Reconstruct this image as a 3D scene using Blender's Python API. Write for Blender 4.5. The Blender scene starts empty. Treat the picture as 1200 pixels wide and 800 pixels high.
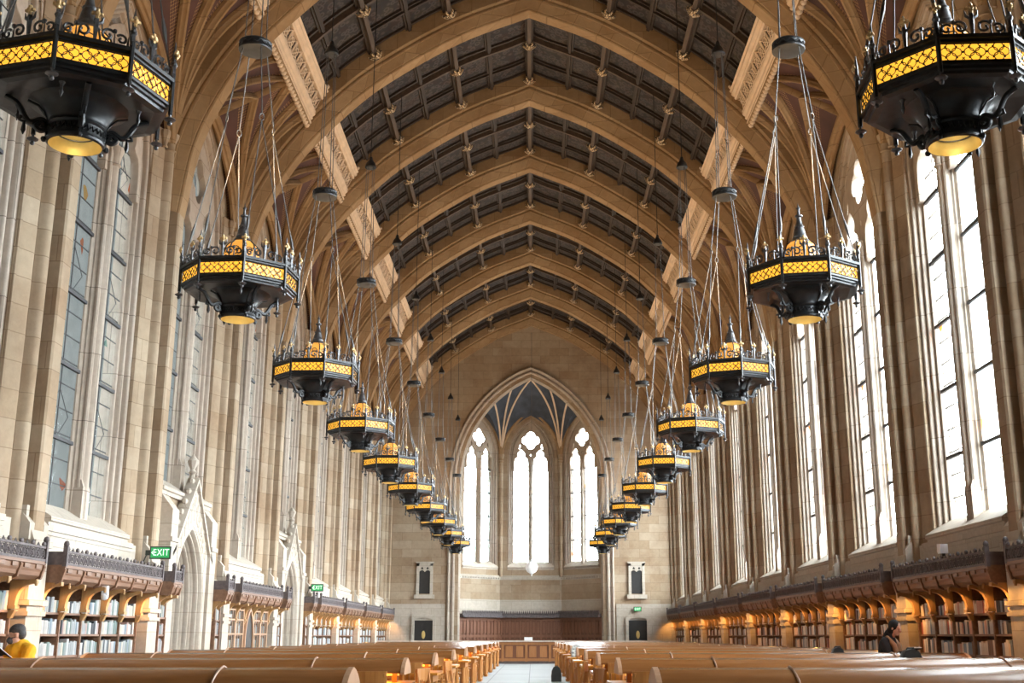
import bpy, math, random
from mathutils import Vector, Matrix
PI = math.pi
sc = bpy.context.scene
COL = sc.collection
rnd = random.Random(7)

# ------------------------------------------------------------------ helpers
class MB:
    def __init__(s):
        s.v = []; s.f = []; s.uv = None
    def add(s, vs, fs):
        o = len(s.v)
        s.v.extend([tuple(p) for p in vs]); s.f.extend([tuple(i + o for i in f) for f in fs])
    def box(s, x0, x1, y0, y1, z0, z1):
        v = [(x, y, z) for x in (x0, x1) for y in (y0, y1) for z in (z0, z1)]
        s.add(v, [(0, 1, 3, 2), (4, 6, 7, 5), (0, 4, 5, 1), (2, 3, 7, 6), (0, 2, 6, 4), (1, 5, 7, 3)])
    def prism(s, poly, a, b, fn):
        """poly 2D extruded from a to b; fn(p, q, t) -> 3D"""
        n = len(poly)
        v = [fn(p, q, a) for p, q in poly] + [fn(p, q, b) for p, q in poly]
        f = [tuple(range(n)), tuple(range(2 * n - 1, n - 1, -1))]
        f += [(i, (i + 1) % n, n + (i + 1) % n, n + i) for i in range(n)]
        s.add(v, f)
    def tube(s, path, r, n=6, closed=False, caps=True):
        P = [Vector(p) for p in path]; m = len(P)
        rr = r if isinstance(r, (list, tuple)) else [r] * m
        v = []; up = None
        for i, p in enumerate(P):
            if closed: t = P[(i + 1) % m] - P[i - 1]
            else: t = P[min(i + 1, m - 1)] - P[max(i - 1, 0)]
            t = t.normalized() if t.length > 1e-9 else Vector((0, 0, 1))
            if up is None:
                up = Vector((0, 0, 1)) if abs(t.z) < .9 else Vector((1, 0, 0))
            a = up - t * up.dot(t)
            if a.length < 1e-6: a = t.orthogonal()
            a.normalize(); up = a; b = t.cross(a)
            for k in range(n):
                an = 2 * PI * k / n
                v.append(p + (a * math.cos(an) + b * math.sin(an)) * rr[i])
        f = []
        for i in range(m if closed else m - 1):
            j = (i + 1) % m
            for k in range(n):
                f.append((i * n + k, i * n + (k + 1) % n, j * n + (k + 1) % n, j * n + k))
        if caps and not closed:
            f.append(tuple(range(n - 1, -1, -1))); f.append(tuple((m - 1) * n + k for k in range(n)))
        s.add(v, f)
    def lathe(s, prof, n=16, c=(0, 0, 0), ph=0.0, cap0=False, cap1=False):
        v = []; f = []
        for r, z in prof:
            for k in range(n):
                a = ph + 2 * PI * k / n
                v.append((c[0] + r * math.cos(a), c[1] + r * math.sin(a), c[2] + z))
        for i in range(len(prof) - 1):
            for k in range(n):
                f.append((i * n + k, i * n + (k + 1) % n, (i + 1) * n + (k + 1) % n, (i + 1) * n + k))
        if cap0: f.append(tuple(range(n - 1, -1, -1)))
        if cap1: f.append(tuple((len(prof) - 1) * n + k for k in range(n)))
        s.add(v, f)
    def ball(s, c, r, n=8, m=5, sx=1, sy=1, sz=1):
        v = [(c[0], c[1], c[2] - r * sz)]; f = []
        for i in range(1, m):
            t = -PI / 2 + PI * i / m
            for k in range(n):
                a = 2 * PI * k / n
                v.append((c[0] + r * sx * math.cos(t) * math.cos(a), c[1] + r * sy * math.cos(t) * math.sin(a), c[2] + r * sz * math.sin(t)))
        v.append((c[0], c[1], c[2] + r * sz)); L = len(v) - 1
        for k in range(n):
            f.append((0, 1 + (k + 1) % n, 1 + k))
            for i in range(m - 2):
                a = 1 + i * n
                f.append((a + k, a + (k + 1) % n, a + n + (k + 1) % n, a + n + k))
            f.append((L, 1 + (m - 2) * n + k, 1 + (m - 2) * n + (k + 1) % n))
        s.add(v, f)
    def sweep(s, path, frames, section, closed=True, caps=False):
        n = len(section); v = []; f = []
        for p, (A, B) in zip(path, frames):
            p = Vector(p)
            for a, b in section: v.append(p + A * a + B * b)
        m = len(path)
        for i in range(m - 1):
            for k in range(n if closed else n - 1):
                j = (k + 1) % n
                f.append((i * n + k, i * n + j, (i + 1) * n + j, (i + 1) * n + k))
        if caps and closed:
            f.append(tuple(range(n - 1, -1, -1))); f.append(tuple((m - 1) * n + k for k in range(n)))
        s.add(v, f)
    def grid(s, fn, nu, nv):
        o = len(s.v); v = []; uv = []
        for i in range(nu + 1):
            for j in range(nv + 1):
                v.append(tuple(fn(i / nu, j / nv))); uv.append((i / nu, j / nv))
        f = [(i * (nv + 1) + j, (i + 1) * (nv + 1) + j, (i + 1) * (nv + 1) + j + 1, i * (nv + 1) + j + 1) for i in range(nu) for j in range(nv)]
        if s.uv is None: s.uv = {}
        for k, q in enumerate(uv): s.uv[o + k] = q
        s.add(v, f)
    def mesh(s, name, mat, smooth=None):
        me = bpy.data.meshes.new(name)
        me.from_pydata(s.v, [], s.f)
        if s.uv is not None:
            lay = me.uv_layers.new(name='UVMap')
            for li, l in enumerate(me.loops): lay.data[li].uv = s.uv.get(l.vertex_index, (0, 0))
        me.validate()
        fix_normals(me)
        if mat: me.materials.append(mat)
        if smooth is not None:
            me.shade_smooth(); me.set_sharp_from_angle(angle=math.radians(smooth))
        me.update()
        return me
    def build(s, name, mat, parent=None, smooth=None, **kw):
        return obj(name, s.mesh(name, mat, smooth), parent, **kw)

def fix_normals(me):
    import bmesh
    bm = bmesh.new(); bm.from_mesh(me)
    bmesh.ops.recalc_face_normals(bm, faces=bm.faces)
    bm.to_mesh(me); bm.free()

def obj(name, data, parent=None, loc=None, rz=0.0, label=None, cat=None, group=None, kind=None):
    o = bpy.data.objects.new(name, data)
    COL.objects.link(o)
    if parent: o.parent = parent
    if loc is not None: o.location = loc
    if rz: o.rotation_euler = (0, 0, rz)
    tag(o, label, cat, group, kind)
    return o
def empty(name, loc=(0, 0, 0), rz=0.0, **kw):
    o = obj(name, None, None, loc, rz, **kw); o.empty_display_size = .1
    return o
def tag(o, label=None, cat=None, group=None, kind=None):
    if label: o['label'] = label
    if cat: o['category'] = cat
    if group: o['group'] = group
    if kind: o['kind'] = kind
    return o
KIDS = {}
def copy_tree(o, loc=None, rz=None, label=None, parent=None):
    c = o.copy(); COL.objects.link(c)
    if parent: c.parent = parent
    if loc is not None: c.location = loc
    if rz is not None: c.rotation_euler = (0, 0, rz)
    if label: c['label'] = label
    for ch in list(o.children): copy_tree(ch, parent=c)
    return c

def spline(pts, n):
    """Catmull-Rom through 2D/3D pts, n samples per segment"""
    P = [Vector(p) for p in pts]
    P = [P[0] * 2 - P[1]] + P + [P[-1] * 2 - P[-2]]
    out = []
    for i in range(1, len(P) - 2):
        a, b, c, d = P[i - 1], P[i], P[i + 1], P[i + 2]
        for k in range(n):
            t = k / n
            out.append(.5 * ((2 * b) + (c - a) * t + (2 * a - 5 * b + 4 * c - d) * t * t + (3 * b - a - 3 * c + d) * t ** 3))
    out.append(P[-2])
    return out
def bez(p, c, e, s):
    return p * ((1 - s) ** 2) + c * (2 * s * (1 - s)) + e * (s * s)

def arch_path(hw, z0, zs, rise, n=12, nv=1):
    """pointed arch outline (u,z) from bottom left over apex to bottom right"""
    k = (rise * rise - hw * hw) / (2 * hw); R = hw + k
    th = math.atan2(rise, k) if k > 0 else PI / 2
    L = [(-hw, z0 + (zs - z0) * i / nv) for i in range(nv)]
    A = []
    for i in range(n + 1):
        t = th * i / n
        A.append((k - R * math.cos(t), zs + R * math.sin(t)))
    A[-1] = (0.0, zs + rise)
    left = L + A
    return left + [(-u, z) for u, z in reversed(left[:-1])]
def inward(path):
    """2D inward (towards the opening) normals for an arch path, apex mitred"""
    m = len(path); out = []
    for i in range(m):
        a = path[max(i - 1, 0)]; b = path[min(i + 1, m - 1)]
        tx, tz = b[0] - a[0], b[1] - a[1]; l = math.hypot(tx, tz) or 1
        n = (tz / l, -tx / l)
        out.append(n)
    return out
def sweep_arch(mb, path, prof, closed=False):
    """prof = list of (inward offset, depth); local frame: x=depth, y=u, z=z"""
    N = inward(path)
    pts = [Vector((0, u, z)) for u, z in path]
    fr = [(Vector((0, n[0], n[1])), Vector((1, 0, 0))) for n in N]
    mb.sweep(pts, fr, prof, closed=closed)
def hole_wall(mb, path, u0, u1, ztop, d=0.0, zbot=None):
    """planar wall (local x=d) around an arch-shaped hole, between u0..u1 and up to ztop"""
    m = len(path); mid = m // 2
    apex = path[mid][0]
    zs = None
    out = []
    # left half
    L = path[:mid + 1]
    vert = [i for i, p in enumerate(L) if abs(p[0] - L[0][0]) < 1e-6]
    iv = vert[-1]
    na = mid - iv
    for i, (u, z) in enumerate(L):
        if i <= iv: out.append((u0, z))
        else:
            t = (i - iv) / na
            zs = L[iv][1]
            if t <= .6: out.append((u0, zs + (ztop - zs) * t / .6))
            else: out.append((u0 + (apex - u0) * (t - .6) / .4, ztop))
    for i in range(mid + 1, m):
        j = m - 1 - i
        o = out[j]
        uu = o[0]
        fr = (uu - u0) / (apex - u0) if apex != u0 else 0
        out.append((u1 + (apex - u1) * fr, o[1]))
    v = [(d, u, z) for u, z in path] + [(d, u, z) for u, z in out]
    f = [(i, i + 1, m + i + 1, m + i) for i in range(m - 1)]
    mb.add(v, f)
    if zbot is not None:
        z0 = path[0][1]
        mb.add([(d, u0, zbot), (d, u1, zbot), (d, u1, z0), (d, path[-1][0], z0), (d, path[0][0], z0), (d, u0, z0)], [(0, 1, 2, 3, 4, 5)])

def plate(name, outer, holes, th, mat, d0=0.0, bevel=0.0):
    """2D outline with holes -> thick plate mesh in the local (x=depth, y=u, z=z) frame"""
    cu = bpy.data.curves.new('outline', 'CURVE'); cu.dimensions = '2D'; cu.fill_mode = 'BOTH'
    cu.extrude = th / 2; cu.bevel_depth = bevel
    for pts in [outer] + holes:
        sp = cu.splines.new('POLY'); sp.points.add(len(pts) - 1)
        for p, q in zip(sp.points, pts): p.co = (q[0], q[1], 0, 1)
        sp.use_cyclic_u = True
    ob = bpy.data.objects.new('outline', cu); COL.objects.link(ob)
    dg = bpy.context.evaluated_depsgraph_get()
    me = bpy.data.meshes.new_from_object(ob.evaluated_get(dg))
    bpy.data.objects.remove(ob); bpy.data.curves.remove(cu)
    for v in me.vertices:
        x, y, z = v.co; v.co = (z + d0, x, y)
    me.name = name; me.materials.clear(); me.materials.append(mat)
    me.update()
    return me
def text_mesh(body, size, mat, depth=.004):
    cu = bpy.data.curves.new('lettering', 'FONT'); cu.body = body; cu.size = size
    cu.align_x = 'CENTER'; cu.align_y = 'CENTER'; cu.extrude = depth; cu.offset = .0; cu.space_character = 1.12
    ob = bpy.data.objects.new('lettering', cu); COL.objects.link(ob)
    dg = bpy.context.evaluated_depsgraph_get()
    me = bpy.data.meshes.new_from_object(ob.evaluated_get(dg))
    bpy.data.objects.remove(ob); bpy.data.curves.remove(cu)
    for v in me.vertices:
        x, y, z = v.co; v.co = (x, -z, y)
    me.materials.clear(); me.materials.append(mat); me.update()
    return me
def arc(cx, cz, r, a0, a1, n):
    return [(cx + r * math.cos(a0 + (a1 - a0) * i / n), cz + r * math.sin(a0 + (a1 - a0) * i / n)) for i in range(n + 1)]
def foil(cx, cz, r, lobes=4, ph=0.0, n=8, k=.55):
    """outline of a quatrefoil (lobes circles of radius r*k centred r*(1-k) out)"""
    pts = []
    rc = r * (1 - k); rl = r * k
    # half angle of each lobe where neighbouring lobes meet
    half = PI / lobes
    # intersection with bisector line
    d = rc * math.sin(half)
    e = math.sqrt(max(rl * rl - d * d, 1e-9))
    ang = math.atan2(d, rc * math.cos(half) * 0 + 1e-9)
    # angle (about lobe centre) of meeting point
    mx = rc * math.cos(half) + e
    px, pz = mx * math.cos(half), mx * math.sin(half)
    a = math.atan2(pz, px - rc)
    for l in range(lobes):
        th = ph + 2 * PI * l / lobes
        for i in range(n + 1):
            b = -a + 2 * a * i / n
            x = rc + rl * math.cos(b); z = rl * math.sin(b)
            pts.append((cx + x * math.cos(th) - z * math.sin(th), cz + x * math.sin(th) + z * math.cos(th)))
    return pts
SKY_DIM, SKY_BRIGHT, EXPOSURE = 0.36, 52.0, 0.08
# ------------------------------------------------------------------ materials
class NT:
    def __init__(s, name):
        s.m = bpy.data.materials.new(name); s.m.use_nodes = True
        s.t = s.m.node_tree; s.n = s.t.nodes; s.l = s.t.links
        s.b = s.n['Principled BSDF']; s.out = s.n['Material Output']
    def node(s, t, **kw):
        nd = s.n.new(t)
        for k, v in kw.items(): setattr(nd, k, v)
        return nd
    def link(s, a, b): s.l.new(a, b)
    def mathn(s, op, a, b=None, c=None):
        nd = s.node('ShaderNodeMath', operation=op)
        for i, x in enumerate((a, b, c)):
            if x is None: continue
            if isinstance(x, (int, float)): nd.inputs[i].default_value = x
            else: s.link(x, nd.inputs[i])
        return nd.outputs[0]
    def mix(s, f, a, b, blend='MIX'):
        nd = s.node('ShaderNodeMix', data_type='RGBA', blend_type=blend)
        for inp, x in ((nd.inputs[0], f), (nd.inputs[6], a), (nd.inputs[7], b)):
            if isinstance(x, (int, float)): inp.default_value = x
            elif isinstance(x, tuple): inp.default_value = (*x, 1)[:4]
            else: s.link(x, inp)
        return nd.outputs[2]
    def noise(s, scale, detail=3, vec=None, rough=.5):
        nd = s.node('ShaderNodeTexNoise'); nd.inputs['Scale'].default_value = scale
        nd.inputs['Detail'].default_value = detail; nd.inputs['Roughness'].default_value = rough
        if vec is not None: s.link(vec, nd.inputs['Vector'])
        return nd.outputs['Fac']
    def ramp(s, f, stops):
        nd = s.node('ShaderNodeValToRGB'); e = nd.color_ramp.elements
        while len(e) < len(stops): e.new(.5)
        for x, (p, c) in zip(e, stops): x.position = p; x.color = (*c, 1)
        s.link(f, nd.inputs[0]); return nd.outputs[0]
    def pos(s): return s.node('ShaderNodeNewGeometry').outputs['Position']
    def objc(s): return s.node('ShaderNodeTexCoord').outputs['Object']
    def bump(s, h, strength=.3, dist=.02):
        nd = s.node('ShaderNodeBump'); nd.inputs['Strength'].default_value = strength; nd.inputs['Distance'].default_value = dist
        s.link(h, nd.inputs['Height']); s.link(nd.outputs[0], s.b.inputs['Normal'])
    def set(s, rough=.7, metal=0.0, col=None, spec=None):
        s.b.inputs['Roughness'].default_value = rough; s.b.inputs['Metallic'].default_value = metal
        if spec is not None: s.b.inputs['Specular IOR Level'].default_value = spec
        if col is not None:
            if isinstance(col, tuple): s.b.inputs['Base Color'].default_value = (*col, 1)
            else: s.link(col, s.b.inputs['Base Color'])
        return s.m

def stone(name, c1, c2, c3, bw=1.25, bh=.52, patch=.5, mortar=.75):
    k = NT(name); p = k.pos()
    sep = k.node('ShaderNodeSeparateXYZ'); k.link(p, sep.inputs[0])
    u = k.mathn('ADD', sep.outputs[0], sep.outputs[1])
    cmb = k.node('ShaderNodeCombineXYZ'); k.link(u, cmb.inputs[0]); k.link(sep.outputs[2], cmb.inputs[1])
    br = k.node('ShaderNodeTexBrick'); k.link(cmb.outputs[0], br.inputs['Vector'])
    br.inputs['Scale'].default_value = 1; br.inputs['Mortar Size'].default_value = .009; br.inputs['Mortar Smooth'].default_value = .3
    br.inputs['Brick Width'].default_value = bw; br.inputs['Row Height'].default_value = bh
    br.inputs['Color1'].default_value = (*c1, 1); br.inputs['Color2'].default_value = (*c2, 1)
    br.inputs['Mortar'].default_value = tuple(x * mortar for x in c1) + (1,); br.inputs['Bias'].default_value = -.1
    n1 = k.noise(.55, 4, p, .6)
    f1 = k.node('ShaderNodeMapRange'); k.link(n1, f1.inputs[0]); f1.inputs[1].default_value = .42; f1.inputs[2].default_value = .68; f1.inputs[4].default_value = patch
    col = k.mix(f1.outputs[0], br.outputs['Color'], c3)
    n2 = k.noise(6, 6, p, .7)
    f2 = k.node('ShaderNodeMapRange'); k.link(n2, f2.inputs[0]); f2.inputs[1].default_value = .2; f2.inputs[2].default_value = .8
    f2.inputs[3].default_value = .82; f2.inputs[4].default_value = 1.12
    hsv = k.node('ShaderNodeHueSaturation'); k.link(col, hsv.inputs['Color']); k.link(f2.outputs[0], hsv.inputs['Value'])
    k.bump(n2, .25, .01)
    return k.set(.85, 0, hsv.outputs[0], .25)

def wood(name, c1, c2, rough=.45, axis=0, scale=1.0, spec=.5):
    k = NT(name); p = k.pos()
    mp = k.node('ShaderNodeMapping'); k.link(p, mp.inputs[0])
    s = [14 * scale] * 3; s[axis] = 1.2 * scale
    mp.inputs['Scale'].default_value = s
    n = k.noise(1.5, 5, mp.outputs[0], .6)
    col = k.ramp(n, [(.3, c1), (.7, c2)])
    k.bump(n, .08, .004)
    return k.set(rough, 0, col, spec)

def plain(name, c, rough=.6, metal=0.0, var=.15, scale=8, spec=.5):
    k = NT(name); n = k.noise(scale, 3, k.objc())
    a = tuple(x * (1 - var) for x in c); b = tuple(min(x * (1 + var), 1) for x in c)
    return k.set(rough, metal, k.ramp(n, [(.3, a), (.7, b)]), spec)
def glow(name, c, strength, base=None, rough=.4):
    k = NT(name)
    n = k.noise(5, 2, k.objc())
    col = k.ramp(n, [(.3, tuple(x * .8 for x in c)), (.7, c)])
    k.link(col, k.b.inputs['Emission Color']); k.b.inputs['Emission Strength'].default_value = strength
    return k.set(rough, 0, base or c)

M = {}
M['stone'] = stone('sandstone', (.335, .245, .16), (.43, .345, .25), (.20, .11, .055), 1.1, .46)
M['stone_pale'] = stone('pale_daylit_stone', (.46, .405, .335), (.53, .475, .405), (.40, .32, .24), 1.1, .46, .35)  # paler than the wall stone; bright light low down partly put into the colour
M['stone_grey'] = stone('grey_limestone', (.42, .35, .285), (.50, .43, .36), (.33, .26, .20), .8, 1.3, .4, .5)
M['rib'] = stone('ochre_stone', (.29, .185, .095), (.37, .25, .14), (.205, .115, .05), .7, .6, .6, .75)
k = NT('gilded_boss'); n = k.noise(22, 2, k.objc()); BOSSM = k.set(.5, .2, k.ramp(n, [(.42, (.03, .03, .035)), (.5, (.55, .38, .2)), (.62, (.75, .62, .45))]))
M['frieze'] = plain('cream_carved_stone', (.66, .51, .37), .8, 0, .1, 3)
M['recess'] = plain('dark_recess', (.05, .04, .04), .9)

k = NT('painted_vault'); uvn = k.node('ShaderNodeUVMap')
sep = k.node('ShaderNodeSeparateXYZ'); k.link(uvn.outputs[0], sep.inputs[0])
tu = k.mathn('FRACT', k.mathn('MULTIPLY', sep.outputs[0], 4.0))
ed = k.mathn('ABSOLUTE', k.mathn('SUBTRACT', tu, .5))
band = k.mathn('GREATER_THAN', ed, .27)
cu_ = k.mathn('MULTIPLY', tu, 14.0); cv_ = k.mathn('MULTIPLY', sep.outputs[1], 46.0)
dia = k.mathn('ADD', k.mathn('SINE', k.mathn('MULTIPLY', k.mathn('ADD', cu_, cv_), 3.1416)), k.mathn('SINE', k.mathn('MULTIPLY', k.mathn('SUBTRACT', cu_, cv_), 3.1416)))
dm = k.mathn('MULTIPLY', band, k.mathn('LESS_THAN', k.mathn('ABSOLUTE', dia), .35))
nz = k.noise(1.3, 3, k.pos())
base = k.ramp(nz, [(.35, (.05, .022, .018)), (.65, (.085, .036, .03))])
M['vault'] = k.set(.8, 0, k.mix(k.mathn('MULTIPLY', dm, .7), base, (.36, .22, .09)))

k = NT('painted_coffer'); p = k.pos()
v = k.node('ShaderNodeTexVoronoi'); v.inputs['Scale'].default_value = 5.5; k.link(p, v.inputs['Vector'])
r1 = k.ramp(v.outputs['Distance'], [(.0, (.045, .02, .012)), (.25, (.012, .010, .011)), (.4, (.115, .095, .09)), (.6, (.009, .008, .009))])
n = k.noise(2.2, 4, p)
r2 = k.ramp(n, [(.35, (.035, .014, .008)), (.5, (.016, .016, .021)), (.65, (.04, .028, .016))])
M['coffer'] = k.set(.75, 0, k.mix(.55, r1, r2))
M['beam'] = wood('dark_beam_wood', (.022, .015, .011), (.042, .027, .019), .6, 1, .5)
M['beam_lit'] = wood('lit_beam_wood', (.055, .036, .025), (.095, .064, .044), .6, 1, .5)  # lit copy of the beam wood; light on lower edges put into the colour
M['gold'] = plain('old_gilding', (.72, .50, .24), .45, .35, .2)
M['boss'] = BOSSM
M['iron'] = plain('blackened_iron', (.035, .036, .038), .38, .55, .25, 12)
M['iron_grey'] = plain('worn_iron', (.13, .13, .135), .42, .75, .3, 20)
M['rod'] = plain('steel_rod', (.13, .125, .12), .5, .5, .1)
M['brass'] = plain('polished_brass', (.72, .55, .22), .35, .6, .1)
M['tube'] = glow('amber_lamp_tube', (1.0, .5, .12), .8)
M['amber'] = glow('amber_glass', (1.0, .47, .04), 1.5, (.35, .18, .03), .3)
M['amber_dome'] = glow('amber_dome_glass', (1.0, .42, .06), .95, (.4, .2, .06), .35)
M['bulb'] = glow('warm_lamp', (1.0, .85, .55), 2.2)
M['apse_blue'] = plain('dark_blue_vault', (.045, .055, .075), .8, 0, .35, 2)
M['case'] = wood('bookcase_oak', (.16, .082, .047), (.25, .138, .082), .5, 1)
M['bracket'] = wood('bracket_oak', (.36, .20, .075), (.46, .27, .11), .5, 2)
M['crest'] = plain('dark_crest_wood', (.105, .085, .085), .65, 0, .3, 10)
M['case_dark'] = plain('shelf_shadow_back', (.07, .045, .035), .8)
M['table'] = wood('orange_oak', (.50, .19, .022), (.62, .27, .04), .35, 0)
M['hood'] = wood('brown_oak', (.21, .08, .022), (.27, .11, .034), .24, 0, .6, .6)
M['hood_end'] = wood('pale_oak', (.42, .24, .14), (.5, .3, .18), .4, 2)
M['chair'] = wood('chair_oak', (.38, .145, .03), (.50, .22, .055), .4, 2)
M['panel'] = wood('red_oak_panel', (.12, .045, .022), (.17, .07, .035), .45, 2)
M['panel_frame'] = wood('wainscot_frame', (.175, .07, .036), (.23, .10, .055), .45, 2)
M['desk'] = wood('desk_oak', (.36, .15, .05), (.44, .20, .075), .45, 2)
M['desk_top'] = plain('pale_counter', (.62, .52, .44), .4)
M['door'] = plain('black_door', (.018, .017, .016), .5)
M['lead'] = plain('lead_cames', (.03, .03, .032), .6)
M['bar'] = plain('iron_saddle_bar', (.045, .045, .05), .6)
M['black'] = plain('black_cloth', (.012, .012, .014), .85, 0, .3)
M['black_bag'] = plain('black_nylon', (.012, .016, .016), .5, 0, .3)
M['white'] = plain('white_plastic', (.75, .76, .78), .4, 0, .05)
M['globe'] = glow('white_globe_glass', (1, 1, 1), .25, (.85, .85, .85), .3)
M['paper'] = plain('paper', (.82, .80, .76), .7, 0, .06)
M['yellow'] = plain('yellow_cotton', (.85, .42, .015), .85, 0, .12, 14)
M['skin'] = plain('skin', (.60, .36, .26), .5, 0, .06)
M['hair'] = plain('dark_hair', (.05, .045, .045), .7, 0, .35, 40)
M['mask'] = plain('grey_mask', (.06, .06, .065), .7)
M['tan'] = plain('tan_cloth', (.42, .24, .13), .8)
M['trouser'] = plain('dark_denim', (.03, .04, .06), .8)
M['fabric_mix'] = plain('patterned_tote', (.5, .52, .5), .8, 0, .9, 22)
M['exit_green'] = glow('exit_green', (.03, .55, .14), .55, (.02, .2, .06))
M['exit_white'] = glow('exit_letters', (.75, 1, .82), .9, (.7, .9, .75))
M['exit_case'] = plain('sign_case', (.03, .04, .03), .5)
k = NT('stone_floor'); p = k.pos()
br = k.node('ShaderNodeTexBrick'); k.link(p, br.inputs['Vector']); br.offset = 0
br.inputs['Scale'].default_value = 1; br.inputs['Brick Width'].default_value = 1.2; br.inputs['Row Height'].default_value = 1.2; br.inputs['Mortar Size'].default_value = .012
br.inputs['Color1'].default_value = (.30, .315, .31, 1); br.inputs['Color2'].default_value = (.35, .365, .36, 1); br.inputs['Mortar'].default_value = (.14, .145, .145, 1)
M['floor'] = k.set(.6, 0, br.outputs['Color'], .2)

def glass(name, tint, tint2, op):
    k = NT(name); p = k.objc()
    v = k.node('ShaderNodeTexVoronoi'); v.inputs['Scale'].default_value = 5.0; k.link(p, v.inputs['Vector'])
    hs = k.node('ShaderNodeSeparateColor'); k.link(v.outputs['Color'], hs.inputs[0])
    rare = k.mathn('GREATER_THAN', hs.outputs[0], .992)
    n = k.noise(1.4, 4, p, .7)
    c = k.ramp(n, [(.35, tint), (.65, tint2)])
    hot = k.ramp(hs.outputs[1], [(.0, (.9, .2, .05)), (.4, (.95, .55, .1)), (.7, (.25, .6, .45)), (1, (.3, .35, .8))])
    c2 = k.mix(rare, c, hot)
    tr = k.node('ShaderNodeBsdfTransparent'); k.link(c2, tr.inputs[0])
    gl = k.node('ShaderNodeBsdfGlossy'); gl.inputs['Roughness'].default_value = .12; gl.inputs[0].default_value = (.8, .85, .85, 1)
    df = k.node('ShaderNodeBsdfDiffuse'); df.inputs[0].default_value = (.35, .38, .38, 1)
    m1 = k.node('ShaderNodeMixShader'); m1.inputs[0].default_value = .35; k.link(df.outputs[0], m1.inputs[1]); k.link(gl.outputs[0], m1.inputs[2])
    m2 = k.node('ShaderNodeMixShader'); m2.inputs[0].default_value = op; k.link(tr.outputs[0], m2.inputs[1]); k.link(m1.outputs[0], m2.inputs[2])
    k.link(m2.outputs[0], k.out.inputs['Surface'])
    return k.m
M['glass'] = glass('leaded_glass', (.80, .84, .84), (.95, .97, .97), .16)
# ------------------------------------------------------------------ setting
S = 5.8
YB = -5.0                      # the wall behind the camera
def PY(k): return (k + .19) * S     # pier centre line
def BY(k): return (k + .69) * S     # bay centre line
YE = PY(11)                    # end wall
WD = 8.05                      # wall face
NB = range(-1, 11)
ORD = ['', 'first', 'second', 'third', 'fourth', 'fifth', 'sixth', 'seventh', 'eighth', 'ninth', 'tenth', 'eleventh', 'twelfth']

fl = MB(); fl.grid(lambda a, b: (-8.3 + 16.6 * a, YB - .2 + (YE + 4 - YB) * b, 0), 2, 8); fl.uv = None
fl.build('floor', M['floor'], kind='structure', label='pale grey stone floor seen down the central aisle', cat='floor')

wall = {}
wall[1] = empty('wall_right', kind='structure', label='brown stone right wall with tall pilasters between bright windows', cat='wall')
wall[-1] = empty('wall_left', kind='structure', label='pale stone left wall with tall pilasters and gothic doorways', cat='wall')

RIBC = [(7.75, 10.4), (7.52, 12.0), (7.05, 13.25), (6.34, 14.42), (5.34, 15.55), (4.11, 16.65), (2.0, 17.97), (0, 18.8)]
HC = spline(RIBC, 6)                       # half curve, from springing to apex
def hc_at_x(x):
    for a, b in zip(HC[:-1], HC[1:]):
        if a.x >= x >= b.x:
            t = (a.x - x) / (a.x - b.x) if a.x != b.x else 0
            p = a.lerp(b, t); tg = (b - a).normalized()
            return p, Vector((-tg.y, tg.x)) * -1 if False else Vector((tg.y, -tg.x))
    return HC[-1], Vector((0, 1))
# --- pier (local: x = depth - 8.05 outward, y along the wall)
def pier_profile():
    h = [(-.30, 0), (-.30, .16), (-.27, .20), (0, .20), (.02, .245)]
    h += [(-.03 - .12 * math.sin(PI * i / 6), .385 - .12 * math.cos(PI * i / 6)) for i in range(7)]
    h += [(.03, .53), (.03, .58), (0, .60), (0, .64), (.12, .89), (.10, .92), (.12, .955), (.15, .96), (.5, .97)]
    return h
def make_pier():
    h = pier_profile()
    prof = [(x, -y) for x, y in reversed(h)] + h[1:]
    mb = MB()
    n = len(prof)
    zs = (2.6, 12.2)
    v = [(x, y, z) for z in zs for x, y in prof]
    mb.add(v, [(i, i + 1, n + i + 1, n + i) for i in range(n - 1)])
    return mb.mesh('pier', M['stone'], 35)
def make_plinth():
    mb = MB()
    fn = lambda p, q, t: (p, q, t)
    mb.prism([(-.36, -.3), (-.36, .3), (.3, .3), (.3, -.3)], 0, 2.72, fn)
    mb.prism([(-.42, -.34), (-.42, .34), (.3, .34), (.3, -.34)], 0, .35, fn)
    mb.prism([(-.40, -.34), (-.40, .34), (.3, .34), (.3, -.34)], 1.60, 1.67, fn)
    mb.prism([(-.41, -.35), (-.41, .35), (.3, .35), (.3, -.35)], 1.76, 1.84, fn)
    mb.prism([(-.41, -.33), (-.41, .33), (.3, .33), (.3, -.33)], 2.66, 2.76, fn)
    mb.prism([(-.36, 2.76), (-.30, 2.92), (.3, 2.92), (.3, 2.76)], -.29, .29, lambda p, q, t: (p, t, q))
    for s in (-1, 1):
        mb.box(-.3, -.04, s * .27 - .09, s * .27 + .09, 2.76, 3.02)
        mb.prism([(-.30, 3.02), (-.17, 3.17), (-.04, 3.02)], s * .27 - .09, s * .27 + .09, lambda p, q, t: (p, t, q))
        mb.box(-.21, -.13, s * .27 - .05, s * .27 + .05, 3.06, 3.3)
        for c, r in ((.385, .19), (1.0, .0)):
            if r: mb.lathe([(r, 2.2), (r, 2.5), (r * .8, 2.56), (r * .95, 2.62), (r * .7, 2.68)], 10, (-.03, s * c, 0), 0)
    return mb.mesh('plinth', M['stone_pale'], 35)
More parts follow.
